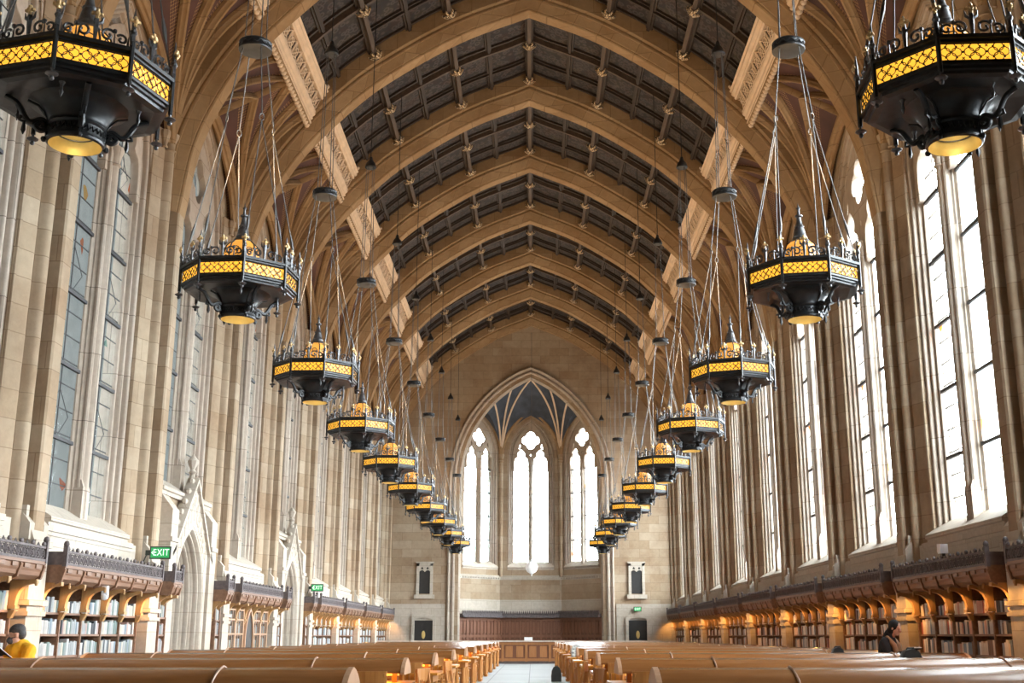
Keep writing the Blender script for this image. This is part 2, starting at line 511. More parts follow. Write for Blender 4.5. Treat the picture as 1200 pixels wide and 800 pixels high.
def make_capital():
    mb = MB()
    for s in (-1, 1):
        mb.lathe([(.13, 0), (.15, .03), (.13, .06), (.14, .2), (.2, .34), (.21, .42), (.17, .44)], 10, (-.03, s * .385, 11.75))
        mb.lathe([(.06, 0), (.08, .03), (.06, .06), (.08, .2), (.12, .3), (.12, .38), (.1, .42)], 8, (-.01, s * .68, 11.75))
    return mb.mesh('capital', M['stone'], 40)
PIER, PLINTH, CAPITAL = make_pier(), make_plinth(), make_capital()
for sg in (1, -1):
    for kk in range(-1, 12):
        rz = 0 if sg > 0 else PI
        obj('pier', PIER, wall[sg], (sg * WD, PY(kk), 0), rz)
        obj('plinth', PLINTH, wall[sg], (sg * WD, PY(kk), 0), rz)
        obj('capital', CAPITAL, wall[sg], (sg * WD, PY(kk), 0), rz)

# --- window (local: x = depth from the wall face, y along the wall, z)
ZSP = 11.0
def roll(cx, cy, r): return [(cx + r * math.sin(a_), cy - r * math.cos(a_)) for a_ in (-.7, -.1, .5, 1.1, 1.7)]
JAMB = [(-.05, 0), (0, 0), (.01, .04), (.03, .05)] + roll(.07, .08, .045) + [(.11, .12), (.12, .16), (.14, .14)] + roll(.18, .165, .04) + \
       [(.22, .2), (.225, .24), (.25, .22)] + roll(.285, .245, .035) + [(.32, .27), (.33, .31), (.35, .33), (.35, .5)]
NAVE = dict(hwo=1.95, hwi=1.60, mb=.24, x0=.15, zs=11.0, ro=3.0, ri=2.4, lr=1.30, qz=1.42, qr=.60)
APSE = dict(hwo=1.35, hwi=1.0, mb=.13, x0=.0, zs=11.5, ro=2.3, ri=1.95, lr=.88, qz=1.05, qr=.55)
def light_notch(c, hw, zb, zs, rise):
    """cusped pointed light head from right-bottom over to left-bottom (u decreasing)"""
    base = arch_path(hw, zb, zs, rise, 14)
    out = []
    mid = len(base) // 2
    for i, (u, z) in enumerate(base):
        if z > zs:
            t = abs(i - mid) / (mid - 1)
            cusp = .11 * math.exp(-((t - .52) / .09) ** 2) * hw / .39
            n = inward(base)[i]
            u, z = u + n[0] * cusp, z + n[1] * cusp
        out.append((c + u, z))
    return out[::-1]
def make_window(sill, q):
    zs, hwo, hwi, X0 = q['zs'], q['hwo'], q['hwi'], q['x0']
    lh = (hwi - q['mb']) / 2 - .02; c0 = (hwi + q['mb']) / 2
    XG = X0 + .28
    r = {}
    path = arch_path(hwo, sill - .25, zs, q['ro'], 12)
    mb = MB(); sweep_arch(mb, path, [(a, b + X0) for a, b in JAMB]); r['jamb'] = mb.mesh('jamb_moulding', M['stone_grey'], 40)
    mb = MB()
    mb.prism([(-.04, sill - .42), (-.04, sill - .34), (-.08, sill - .32), (-.08, sill - .25), (XG - .02, sill + .05), (.55, sill + .05), (.55, sill - .42)], -hwo, hwo, lambda p, q_, t: (p, t, q_))
    r['sill'] = mb.mesh('sill', M['stone_pale'])
    zb = zs - .75; zl = zs - .35
    o = arch_path(hwi + .06, zb, zs, q['ri'] + .1, 14)
    outer = o + light_notch(c0, lh, zb, zl, q['lr']) + light_notch(-c0, lh, zb, zl, q['lr'])
    ztop = zl + q['lr']
    fo = foil(0, zs + q['qz'], q['qr'], 4, 0, 8, .5)
    ex = hwi / 1.6
    dag = [[(sx * .95 * ex, ztop + .10), (sx * 1.06 * ex, ztop - .05), (sx * 1.17 * ex, ztop - .02), (sx * 1.10 * ex, ztop + .22), (sx * .99 * ex, ztop + .36)] for sx in (-1, 1)]
    dag.append([(-.08, zs + .30 * ex), (0, zs + .15 * ex), (.08, zs + .30 * ex), (0, zs + .42 * ex)])
    r['tracery'] = plate('tracery', outer, [fo] + dag, .14, M['stone_grey'], XG - .08, .02)
    mb = MB(); w = q['mb'] / .24; x = X0
    prof = [(.24 * w, x + .28), (.24 * w, x + .25), (.21 * w, x + .235), (.18 * w, x + .21), (.185 * w, x + .18), (.16 * w, x + .155), (.15 * w, x + .12), (.17 * w, x + .10), (.17 * w, x + .06), (.14 * w, x + .03), (.10 * w, x + .035)]
    prof += [(.09 * w * math.cos(a), x + .03 - .08 * math.sin(a)) for a in (.1, .7, 1.2, PI / 2)]
    full = prof + [(-u, d) for u, d in reversed(prof[:-1])]
    mb.prism(full, sill - .1, zb + .55, lambda p, q_, t: (q_, p, t))
    if w > .8:
        mb.lathe([(.10, 0), (.125, .03), (.1, .07), (.12, .22), (.16, .34), (.16, .40), (.12, .42)], 10, (x + .03, 0, zb + .1))
        mb.box(x - .02, x + .2, -.175, .175, sill - .12, sill + .45)
        mb.prism([(x - .02, sill + .45), (x + .03, sill + .6), (x + .2, sill + .6), (x + .2, sill + .45)], -.16, .16, lambda p, q_, t: (p, t, q_))
    r['mullion'] = mb.mesh('mullion', M['stone_grey'], 40)
    mb = MB(); z = sill + 1.25; rows = []
    while z < zs - .5: rows.append(z); z += 1.36
    for s in (-1, 1):
        for z in rows: mb.box(XG - .07, XG - .015, s * c0 - lh - .02, s * c0 + lh + .02, z - .032, z + .032)
    r['bars'] = mb.mesh('saddle_bar', M['bar'])
    mb = MB()
    for s in (-1, 1):
        c = s * c0
        mb.box(XG - .01, XG + .004, c - .010, c + .010, sill, zs + .6)
        z = sill + .45
        while z < zs + .3: mb.box(XG - .01, XG + .004, c - lh, c + lh, z - .009, z + .009); z += .453
        for z in rows[::2]:
            for a, b in (((0, .0), (lh * .7, .45)), ((lh * .7, .45), (0, .9)), ((0, .9), (-lh * .7, .45)), ((-lh * .7, .45), (0, 0))):
                mb.tube([(XG - .005, c + a[0], z + a[1]), (XG - .005, c + b[0], z + b[1])], .007, 4)
        mb.tube([(XG - .005, c + .2 * math.cos(t), zs - .15 + .26 * math.sin(t)) for t in [i * PI / 6 for i in range(12)]], .008, 4, True)
    mb.tube([(XG - .005, .2 * math.cos(t), zs + q['qz'] + .2 * math.sin(t)) for t in [i * PI / 6 for i in range(12)]], .01, 4, True)
    r['came'] = mb.mesh('lead_came', M['lead'])
    mb = MB()
    gp = arch_path(hwi + .02, sill - .05, zs, q['ri'] + .02, 14)
    mb.add([(XG, u, z) for u, z in gp], [tuple(range(len(gp)))])
    r['pane'] = mb.mesh('pane', M['glass'])
    return r
WIN = {'nave': make_window(3.5, NAVE), 'short': make_window(4.75, NAVE), 'apse': make_window(5.4, APSE)}
def place_window(name, meshes, loc, rz, label):
    w = empty(name, loc, rz, kind='structure', label=label, cat='window')
    for key, nm in (('pane', 'pane'), ('jamb', 'jamb_moulding'), ('sill', 'sill'), ('tracery', 'tracery'), ('mullion', 'mullion'), ('bars', 'saddle_bar'), ('came', 'lead_came')):
        obj(nm, meshes[key], w)
    return w
def portal(loc, rz, sx, sz):
    L = bpy.data.lights.new('daylight_portal', 'AREA'); L.shape = 'RECTANGLE'; L.size = sx; L.size_y = sz
    L.cycles.is_portal = True
    o = bpy.data.objects.new('daylight_portal', L); COL.objects.link(o)
    o.location = loc; o.rotation_euler = (PI / 2, 0, rz)
    return o
def bay_wall(sill, door=False):
    path = arch_path(1.93, sill - .25, ZSP, 2.98, 12)
    mb = MB(); hole_wall(mb, path, -2.9, 2.9, 16.0, 0.16, None if door else 2.2)
    if not door: pass
    else:
        # stone around the doorway
        dp = arch_path(1.12, 0, 2.05, 1.65, 10)
        hole_wall(mb, dp, -2.9, 2.9, sill - .25, 0.03); mb.box(.03, .2, -2.9, 2.9, sill - .27, sill - .25)
    a = mb.mesh('bay_wall', M['stone_pale'] if False else M['stone'])
    mb = MB()
    p2 = arch_path(1.72, sill - .1, ZSP, 2.55, 12)
    hole_wall(mb, p2, -2.95, 2.95, 16.6, .54, None if door else -.1)
    if door:
        mb.box(.8, .9, -2.95, 2.95, -.1, sill - .1)
        mb.box(.54, .9, -2.95, 2.95, sill - .12, sill - .1)
        for s in (-1, 1): mb.box(.0, .9, s * 2.9 - .02, s * 2.9 + .02, 0, sill - .1)
    b = mb.mesh('daylight_backing', M['stone'])  # unseen backing added behind the bay to stop sky light leaking in
    return a, b
BW = {'nave': bay_wall(3.5), 'short': bay_wall(4.75, True)}
mb = MB()   # dado below the window sill, its paleness partly painted daylight
mb.box(-.06, .16, -2.4, 2.4, 2.2, 3.08); mb.box(.24, .5, -2.62, 2.62, 0, 2.25); mb.box(-.11, -.06, -2.1, 2.1, 3.0, 3.1); mb.box(-.08, -.06, -2.1, 2.1, 2.93, 3.0)
DADO = mb.mesh('dado', M['stone_pale'])
mb = MB(); mb.box(.16, .54, -2.95, 2.95, -.1, 16.6); PLAIN = mb.mesh('dimming_bay', M['stone'])
nwin = 0
for sg in (1, -1):
    for kk in NB:
        door = sg < 0 and kk in (4, 6)
        if kk < 1:      # unseen bays, windows left out to dim the stone facing the viewer
            obj('dimming_bay', PLAIN, wall[sg], (sg * WD, BY(kk), 0), 0 if sg > 0 else PI); continue
        ty = 'short' if door else 'nave'
        rz = 0 if sg > 0 else PI
        at = (sg * WD, BY(kk), 0)
        obj('bay_wall', BW[ty][0], wall[sg], at, rz); obj('daylight_backing', BW[ty][1], wall[sg], at, rz)
        if not door: obj('dado', DADO, wall[sg], at, rz)
        nwin += 1
        side = 'right' if sg > 0 else 'left'
        j = 11 - kk
        if door: lab = 'shortened grey-lit leaded window above the %s gothic doorway from the far end' % ('nearer, second' if kk == 4 else 'first')
        elif sg > 0: lab = 'tall bright two-light leaded window, %s from the far end on the right wall' % ORD[j]
        else: lab = 'tall dull grey-green two-light leaded window, %s from far end on left wall' % ORD[j]
        place_window('window_%d' % nwin, WIN[ty], at, rz, lab)
        portal((sg * (WD + .62), BY(kk), 8.2), PI / 2 if sg > 0 else -PI / 2, 3.2, 10.2)

# --- ceiling
ceil = empty('ceiling', kind='structure', label='pointed stone ribbed ceiling with dark painted timber coffers', cat='ceiling')
RIBSEC = [(.20, 0), (.225, .03), (.225, .06), (.25, .07), (.36, .30), (.385, .30), (.40, .33), (.40, .37), (.385, .40), (.43, .42), (.46, .45), (.46, .92)]
sec = [(-a, b) for a, b in reversed(RIBSEC)] + RIBSEC
def half_frames(pts):
    out = []
    for i in range(len(pts)):
        a = pts[max(i - 1, 0)]; b = pts[min(i + 1, len(pts) - 1)]
        t = (b - a).normalized(); out.append(Vector((t.y, -t.x)) * -1)
    return out
def nrm(i):
    a = HC[max(i - 1, 0)]; b = HC[min(i + 1, len(HC) - 1)]
    t = (b - a).normalized(); n = Vector((t.y, -t.x))
    if n.x < 0 and n.y < 0: n = -n
    if n.y < 0: n = -n
    return n
full_pts, full_fr = [], []
for sgn in (-1, 1):
    idx = range(len(HC)) if sgn < 0 else range(len(HC) - 2, -1, -1)
    for i in idx:
        n = nrm(i); p = HC[i]
        if i == len(HC) - 1: nv = Vector((0, 0, 1.12))
        else: nv = Vector((sgn * n.x, 0, n.y))
        full_pts.append(Vector((sgn * p.x, 0, p.y))); full_fr.append((Vector((0, 1, 0)), nv))
mb = MB(); mb.sweep(full_pts, full_fr, sec, closed=False)
RIB = mb.mesh('rib', M['rib'], 30)
for kk in range(-1, 12):
    obj('rib', RIB, ceil, (0, PY(kk) - (.0 if kk < 11 else .0), 0))
# coffers between the ribs: one set of meshes per bay, local y = along the hall
XT = 5.1
CI = [i for i in range(len(HC)) if HC[i].x <= 5.2]
def off(i, n): 
    q = HC[i] + nrm(i) * n
    if i == len(HC) - 1: q = HC[i] + Vector((0, 1.12 * n))
    return q
def off_x(x, n):
    sgn = -1 if x < 0 else 1
    x = abs(x)
    for i in range(len(HC) - 1):
        if HC[i].x >= x >= HC[i + 1].x:
            t = (HC[i].x - x) / (HC[i].x - HC[i + 1].x)
            a, b = off(i, n), off(i + 1, n); q = a.lerp(b, t)
            nn = nrm(i).lerp(nrm(i + 1), t).normalized() if i + 1 < len(HC) - 1 else nrm(i)
            return Vector((sgn * q.x, q.y)), Vector((sgn * nn.x, nn.y))
HB = 2.46
mb = MB()
for sgn in (-1, 1):
    pts = [off(i, .86) for i in CI]
    v = []; 
    for p in pts: v += [(sgn * p.x, -HB - .1, p.y), (sgn * p.x, HB + .1, p.y)]
    mb.add(v, [(2 * i, 2 * i + 1, 2 * i + 3, 2 * i + 2) for i in range(len(pts) - 1)])
COFFER = mb.mesh('coffer_panel', M['coffer'], 30)
def across(y0, y1, n0, n1):
    m = MB()
    for sgn in (-1, 1):
        ps = []; fr = []
        for i in CI:
            n = nrm(i); p = HC[i]; ap = i == len(HC) - 1
            nv = Vector((0, 0, 1.12)) if ap else Vector((sgn * n.x, 0, n.y))
            ps.append(Vector((sgn * p.x, 0, p.y))); fr.append((Vector((0, 1, 0)), nv))
        m.sweep(ps, fr, [(y0, n0), (y1, n0), (y1, n1), (y0, n1)], closed=True)
    return m
mbx = MB()
for y in (-1.45, 1.45):
    for a, b, n0 in ((-.035, .035, .74), (-.13, -.09, .79), (.09, .13, .79)):
        q = across(y + a, y + b, n0, .9); mbx.add(q.v, q.f)
for y in (-.22, .22, -2.28, 2.28):
    q = across(y - .04, y + .04, .79, .9); mbx.add(q.v, q.f)
CROSS = mbx.mesh('cross_moulding', M['beam'], 20)
MIDRIB = across(-.045, .045, .69, .9).mesh('mid_rib', M['beam_lit'], 20)
mbp = MB(); mbq = MB(); bossp = []
for x in (0, 2, -2, 4, -4):
    p, n = off_x(x if x else 1e-6, .56); t = Vector((-n.y, n.x))
    if x == 0: n = Vector((0, 1)); t = Vector((1, 0)); p = Vector((0, HC[-1].y + .56))
    for m_, hw, dep in ((mbp, .06, .4), (mbq, .13, .3)):
        c = p if m_ is mbp else p + n * .18
        poly = [c + t * hw, c - t * hw, c - t * hw + n * dep, c + t * hw + n * dep]
        m_.prism([(q.x, q.y) for q in poly], -HB, HB, lambda a, b, s: (a, s, b))
    bossp.append((p, n, t))
for x in (1, -1, 3, -3, 4.85, -4.85):
    p, n = off_x(x, .72); t = Vector((-n.y, n.x))
    for m_, hw, dd in ((mbq, .045, 0), (mbq, .10, .07)):
        c = p + n * dd
        poly = [c + t * hw, c - t * hw, c - t * hw + n * .3, c + t * hw + n * .3]
        m_.prism([(q.x, q.y) for q in poly], -HB, HB, lambda a, b, s: (a, s, b))
PURLIN = mbp.mesh('purlin', M['beam_lit']); PURLIN2 = mbq.mesh('purlin_moulding', M['beam'])
# carved boss: a spray of gilded leaves with dark curling tips
def boss_mesh():
    m = MB()
    m.ball((0, 0, -.02), .075, 8, 5)
    for i in range(6):
        a = PI / 3 * i
        c, s = math.cos(a), math.sin(a)
        m.tube([(.03 * c, .03 * s, .02), (.13 * c, .13 * s, -.03), (.21 * c, .21 * s, .03), (.25 * c, .25 * s, .12)], [.03, .05, .045, .015], 5)
        m.ball((.23 * c, .23 * s, .06), .035, 6, 4)
        a += PI / 6; c, s = math.cos(a), math.sin(a)
        m.tube([(.03 * c, .03 * s, .0), (.10 * c, .10 * s, -.07), (.15 * c, .15 * s, -.04)], [.025, .04, .012], 5)
    for v_ in range(len(m.v)): m.v[v_] = tuple(c * .85 for c in m.v[v_])
    return m.mesh('boss', M['boss'], 50)
BOSS = boss_mesh()
def boss_matrix(p, n, t, y):
    m = Matrix(((t.x, 0, n.x, p.x - n.x * .03), (0, 1, 0, y), (t.y, 0, n.y, p.y - n.y * .03), (0, 0, 0, 1)))
    return m
# frieze (local to a bay, one side; x = absolute)
FB, FT = Vector((6.17, 15.15)), Vector((5.68, 16.2))
fd = (FT - FB); fl_ = fd.length; fd = fd / fl_; fn_ = Vector((-fd.y, fd.x))     # fn_ points into the room
if fn_.x > 0: fn_ = -fn_
def fr(a, b): q = FB + fd * a + fn_ * b; return (q.x, q.y)
mb = MB()
def fz(poly, m=None): (m or mb).prism([fr(a, b) for a, b in poly], -HB, HB, lambda p, q, t: (p, t, q))
fz([(0, -.3), (0, .04), (.05, .08), (.10, .05), (.13, .02), (.17, .05), (.21, .05), (.24, .02), (.29, .05), (.34, .06), (.38, .03), (.42, .03), (.42, -.3)])
fz([(.42, -.3), (.42, -.10), (.80, -.10), (.80, -.3)])
fz([(.80, -.3), (.80, .03), (.85, .05), (.89, .02), (.93, .06), (.99, .08), (1.04, .05), (1.10, .08), (1.14, .02), (1.14, -.3)])
FRIEZE = mb.mesh('frieze', M['frieze'])
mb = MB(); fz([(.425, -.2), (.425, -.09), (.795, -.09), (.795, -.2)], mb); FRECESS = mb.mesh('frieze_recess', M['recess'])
mb = MB()
def fq(a, b, y): q = FB + fd * a + fn_ * b; return (q.x, y, q.y)
NP = 9
for i in range(NP):
    y0 = -HB + 2 * HB * i / NP; y1 = y0 + 2 * HB / NP; ym = (y0 + y1) / 2
    mb.tube([fq(.42, -.02, y0), fq(.80, -.02, y0)], .035, 4)
    mb.tube([fq(.42, -.03, y0), fq(.80, -.03, y1)], .02, 4)
    mb.tube([fq(.42, -.03, y1), fq(.80, -.03, y0)], .02, 4)
    mb.tube([fq(.61 + .12 * math.cos(a), -.03, ym + .14 * math.sin(a)) for a in [k_ * PI / 4 for k_ in range(8)]], .02, 4, True)
FTRAC = mb.mesh('frieze_tracery', M['frieze'])
mb = MB()
for i in range(24):
    y = -HB + (i + .5) * 2 * HB / 24
    c = fq(-.08, .03, y); mb.ball(c, .08, 6, 4); mb.tube([fq(.02, .02, y), fq(-.05, .02, y)], .04, 5)
for y in (-HB + .08, HB - .08): mb.ball(fq(1.2, 0, y), .07, 6, 4)
FRINGE = mb.mesh('frieze_fringe', M['frieze'], 60)
# fan vault cell, one side of one bay (x = absolute depth)
def vP(s): return Vector((8.02, s * 2.42, 11.95))
def vE(t, s):
    A = Vector((8.10, 0, 14.25)); F = Vector((6.2, 0, 15.22)); G = Vector((6.2, s * 2.46, 15.22))
    return A.lerp(F, t / .5) if t < .5 else F.lerp(G, (t - .5) / .5)
def vC(t, s):
    p, e = vP(s), vE(t, s)
    return Vector((p.x + .10 * (e.x - p.x), p.y + .14 * (e.y - p.y), p.z + .74 * (e.z - p.z)))
mb = MB()
for s in (-1, 1):
    mb.grid(lambda a, b, s=s: bez(vP(s), vC(a, s), vE(a, s), b) + Vector((.06 + .14 * (1 - a) ** 8, 0, .03)), 16, 10)
CELL = mb.mesh('vault_cell', M['vault'], 60)
mb = MB()
def rib_tube(pts, w=.085, h=.12):
    n = len(pts); frs = []
    for i in range(n):
        t = (pts[min(i + 1, n - 1)] - pts[max(i - 1, 0)]).normalized()
        inn = Vector((-1, 0, -.55)); B = inn - t * inn.dot(t); B.normalize(); A = t.cross(B)
        frs.append((A, B))
    mb.sweep(pts, frs, [(w, -.06), (w, .02), (w * .62, .05), (w * .5, h), (0, h + .03), (-w * .5, h), (-w * .62, .05), (-w, .02), (-w, -.06)])
for s in (-1, 1):
    for t in (.27, .52, .74, .9):
        rib_tube([bez(vP(s), vC(t, s), vE(t, s), i / 12) for i in range(13)], .062)
    rib_tube([bez(vP(s), vC(0, s), vE(0, s), i / 12) + Vector((-.03, 0, 0)) for i in range(13)], .15, .1)
rib_tube([vE(i / 12 * .5, 1) for i in range(13)], .055, .08)
mb.tube([(6.16, -HB, 15.12), (6.16, HB, 15.12)], .07, 6)
VRIB = mb.mesh('vault_rib', M['rib'], 35)
nb = 0; spare = MB()
for kk in NB:
    y = BY(kk)
    for nm, me in (('coffer_panel', COFFER), ('cross_moulding', CROSS), ('mid_rib', MIDRIB), ('purlin', PURLIN), ('purlin_moulding', PURLIN2)):
        obj(nm, me, ceil, (0, y, 0))
    for sg in (1, -1):
        rz = 0 if sg > 0 else PI
        for nm, me in (('frieze', FRIEZE), ('frieze_recess', FRECESS), ('frieze_tracery', FTRAC), ('frieze_fringe', FRINGE), ('vault_cell', CELL), ('vault_rib', VRIB)):
            obj(nm, me, ceil, (0, y, 0), rz)
    for p, n, t in bossp:
        for yy in (0, -HB + .12, HB - .12):
            mt = boss_matrix(p, n, t, y + yy)
            if 3 <= kk <= 8 or (kk == 9 and yy == 0):
                o = obj('boss', BOSS, ceil); o.matrix_local = mt
            else:
                spare.add([mt @ v.co for v in BOSS.vertices], [tuple(f.vertices) for f in BOSS.polygons])
spare.build('boss', M['boss'], ceil, 50, kind='stuff')
# unseen shell added over the vault to keep daylight to the windows
mb = MB()
prof = [(-8.75, -.2), (-8.75, 3), (-8.75, 16.2), (0, 21.0), (8.75, 16.2), (8.75, 3), (8.75, -.2)]
for a, b in ((2, 3), (3, 4)):
    (x0, z0), (x1, z1) = prof[a], prof[b]
    mb.add([(x0, YB - .3, z0), (x1, YB - .3, z1), (x1, YE + .1, z1), (x0, YE + .1, z0)], [(0, 1, 2, 3)])
mb.build('daylight_shell', M['recess'], ceil)

# --- end wall with the apse arch, and the wall behind the camera
we = empty('wall_end', kind='structure', label='sandstone end wall around the great pointed apse arch', cat='wall')
AH, AZ, AR = 4.0, 9.7, 6.05
ap = arch_path(AH, 0, AZ, AR, 20, 4)
nh = len(ap) // 2
outer = []
oc = [(-8.4, 0), (-8.4, 4), (-8.4, 8), (-8.4, 11)]
oc2 = [(-(p.x + .4), p.y + .6) for p in HC]
need = nh + 1 - len(oc)
for i in range(need):
    f = i / (need - 1) * (len(oc2) - 1); a = int(f); b = min(a + 1, len(oc2) - 1); t = f - a
    oc.append((oc2[a][0] * (1 - t) + oc2[b][0] * t, oc2[a][1] * (1 - t) + oc2[b][1] * t))
oc[-1] = (0, oc2[-1][1])
outer = oc + [(-x, z) for x, z in reversed(oc[:-1])]
mb = MB(); m_ = len(ap)
mb.add([(x, YE, z) for x, z in ap] + [(x, YE, z) for x, z in outer], [(i, i + 1, m_ + i + 1, m_ + i) for i in range(m_ - 1)])
mb.build('ashlar', M['stone'], we)
mb = MB()   # flush lower panels either side, paleness mostly stands for the light there
for s in (-1, 1):
    mb.box(min(s * 4.7, s * 7.9), max(s * 4.7, s * 7.9), YE - .05, YE - .003, 0, 3.0)
mb.build('lower_ashlar', M['stone_pale'], we)
mb = MB()
prof = [(-.62, 0), (-.60, -.12), (-.54, -.16), (-.48, -.12), (-.44, -.04), (-.40, -.02), (-.36, -.10), (-.29, -.13), (-.22, -.10), (-.20, 0), (-.15, .05), (-.11, .0), (-.05, .02), (-.02, .1), (.0, .2), (.05, .22), (.09, .28), (.09, .36), (0, .45), (0, .6)]
sweep_arch(mb, ap, prof)
o = mb.build('arch_moulding', M['stone_grey'], we, 40); o.location = (0, YE, 0); o.rotation_euler = (0, 0, PI / 2)
# apse
PX, PYY = [-AH, -1.78, 1.78, AH], [YE + .5, YE + 2.75, YE + 2.75, YE + .5]
faces = [((PX[i] + PX[i + 1]) / 2, (PYY[i] + PYY[i + 1]) / 2, math.hypot(PX[i + 1] - PX[i], PYY[i + 1] - PYY[i]), math.atan2(PYY[i + 1] - PYY[i], PX[i + 1] - PX[i])) for i in range(3)]
for i, (cx, cy, w, an) in enumerate(faces):
    rz = an + PI / 2            # local +x points outward
    path = arch_path(1.33, 5.15, 11.5, 2.28, 12)
    mb = MB(); hole_wall(mb, path, -w / 2, w / 2, 14.6, 0, 0)
    o = mb.build('apse_wall', M['stone'], we); o.location = (cx, cy, 0); o.rotation_euler = (0, 0, rz)
    mb = MB()
    mb.box(-.05, 0, -w / 2, w / 2, 4.42, 4.62); mb.box(-.09, 0, -w / 2, w / 2, 4.58, 4.66)
    for q in range(16): mb.box(-.1, -.05, -w / 2 + (q + .25) * w / 16, -w / 2 + (q + .75) * w / 16, 4.46, 4.54)
    mb.box(-.05, 0, -w / 2, w / 2, 3.18, 3.3); mb.box(-.02, 0, -w / 2, w / 2, 0, 3.18)
    o = mb.build('string_course', M['stone_pale'], we); o.location = (cx, cy, 0); o.rotation_euler = (0, 0, rz)
    mb = MB(); p2 = arch_path(1.14, 5.2, 11.5, 2.1, 12); hole_wall(mb, p2, -w / 2 - .3, w / 2 + .3, 15.6, .54, -.1)  # added backing, keeps sky light from leaking round the apse window
    o = mb.build('daylight_backing', M['stone'], we); o.location = (cx, cy, 0); o.rotation_euler = (0, 0, rz)
    nwin += 1
    lab = ['two-light white window in the left face of the apse', 'bright two-light window in the middle of the apse behind the globe', 'two-light white window in the right face of the apse'][i]
    place_window('window_%d' % nwin, WIN['apse'], (cx, cy, 0), rz, lab)
    d = Vector((math.cos(rz), math.sin(rz), 0))
    portal((cx + d.x * .62, cy + d.y * .62, 9), rz + PI / 2, 2.3, 8)
    # wall arch over each window
    mb = MB(); sweep_arch(mb, arch_path(w / 2 - .10, 11.2, 11.3, 2.95, 12), [(-.14, 0), (-.14, -.16), (-.05, -.2), (.05, -.12), (.05, 0)])
    o = mb.build('wall_arch', M['rib'], we, 40); o.location = (cx, cy, 0); o.rotation_euler = (0, 0, rz)
mb = MB()
for i in (1, 2):
    mb.lathe([(.12, 4.6), (.12, 11.2), (.16, 11.3), (.12, 11.36), (.2, 11.6), (.2, 11.68)], 10, (PX[i] * .985, PYY[i] - .06, 0))
mb.build('corner_shaft', M['stone'], we, 40)
def apse_fan(mbs, mbr, P, Es, rmask):
    P = Vector(P)
    def C(e): return Vector((P.x + .12 * (e.x - P.x), P.y + .12 * (e.y - P.y), P.z + .72 * (e.z - P.z)))
    Es = [Vector(e) for e in Es]
    for i in range(len(Es) - 1):
        def fn(a, b, i=i):
            e = Es[i].lerp(Es[i + 1], a); return bez(P, C(e), e, b) + Vector((0, .03, .03))
        mbs.grid(fn, 4, 10)
    for e, r in zip(Es, rmask):
        if r: mbr.tube([bez(P, C(e), e, k_ / 12) for k_ in range(13)], .055, 6)
ms, mr = MB(), MB()
topz = AZ + AR
def front(u):
    for a, b in zip(ap[:-1], ap[1:]):
        if a[0] <= u <= b[0] and b[0] > a[0]: 
            t = (u - a[0]) / (b[0] - a[0]); return (u, YE + .55, a[1] + (b[1] - a[1]) * t + .05)
for s in (-1, 1):
    Pc = (s * 1.75, YE + 2.7, 11.4)
    sidea = (s * 2.88, YE + 1.6, 13.9)
    apse_fan(ms, mr, Pc, [(0, YE + 2.72, 14.0), (0, YE + .55, topz), front(s * 1.1), front(s * 2.1), (s * 2.55, YE + .55, front(s * 2.55)[2]), sidea], [0, 1, 1, 1, 0, 0])
    apse_fan(ms, mr, (s * 3.95, YE + .55, 11.2), [sidea, (s * 2.55, YE + .55, front(s * 2.55)[2])], [0, 0])
ms.uv = None
ms.build('apse_vault', M['apse_blue'], we, 60); mr.build('apse_rib', M['frieze'], we, 60)
mb = MB(); mb.box(-5.2, 5.2, YE + .05, YE + 3.6, 16.6, 16.7); mb.box(-8.9, 8.9, YE + .25, YE + .3, 16.2, 21.2)  # unseen shell added behind the end wall against daylight leaks
for s in (-1, 1):
    mb.box(min(s * 4.6, s * 9), max(s * 4.6, s * 9), YE + .25, YE + .3, -.2, 16.5)
    mb.box(s * 4.55 - .02, s * 4.55 + .02, YE + .1, YE + .9, -.2, 16.7)
mb.build('daylight_shell', M['recess'], we)
# apse wainscot
wp = MB(); wf = MB(); wc = MB()
for i, (cx, cy, w, an) in enumerate(faces):
    ca, sa = math.cos(an), math.sin(an); nx, ny = sa, -ca      # into the room
    def L(u, d, z): return (cx + ca * u + nx * d, cy + sa * u + ny * d, z)
    def bx(m, u0, u1, d0, d1, z0, z1):
        m.add([L(u, d, z) for u in (u0, u1) for d in (d0, d1) for z in (z0, z1)], [(0, 1, 3, 2), (4, 6, 7, 5), (0, 4, 5, 1), (2, 3, 7, 6), (0, 2, 6, 4), (1, 5, 7, 3)])
    bx(wp, -w / 2, w / 2, .02, .10, 0, 2.35)
    n = 6
    for q in range(n + 1):
        u = -w / 2 + q * w / n; bx(wf, u - .05, u + .05, .1, .16, 0, 2.3)
    for z in (.05, 1.22, 2.14): bx(wf, -w / 2, w / 2, .1, .15, z, z + .14)
    for q in range(n):
        u = -w / 2 + (q + .5) * w / n
        bx(wf, u - .02, u + .02, .1, .14, 0, 2.2)
        for z0, z1 in ((.3, 1.12), (1.46, 2.06)):
            for e in (-.13, .13): bx(wf, u + e - .07, u + e + .07, .1, .125, z0, z1)
    bx(wc, -w / 2, w / 2, .1, .42, 2.3, 2.42); bx(wc, -w / 2, w / 2, .1, .34, 2.42, 2.5)
    for q in range(30):
        u = -w / 2 + (q + .5) * w / 30; bx(wc, u - .035, u + .035, .3, .36, 2.5, 2.62); bx(wc, u - .02, u + .02, .31, .35, 2.6, 2.68)
    bx(wc, -w / 2, w / 2, .3, .36, 2.5, 2.54)
t = empty('trim_1', kind='structure', label='red-brown oak wainscot with dark cresting lining the apse', cat='wainscot')
wp.build('backing', M['panel'], t); wf.build('framing', M['panel_frame'], t); wc.build('cresting', M['crest'], t)
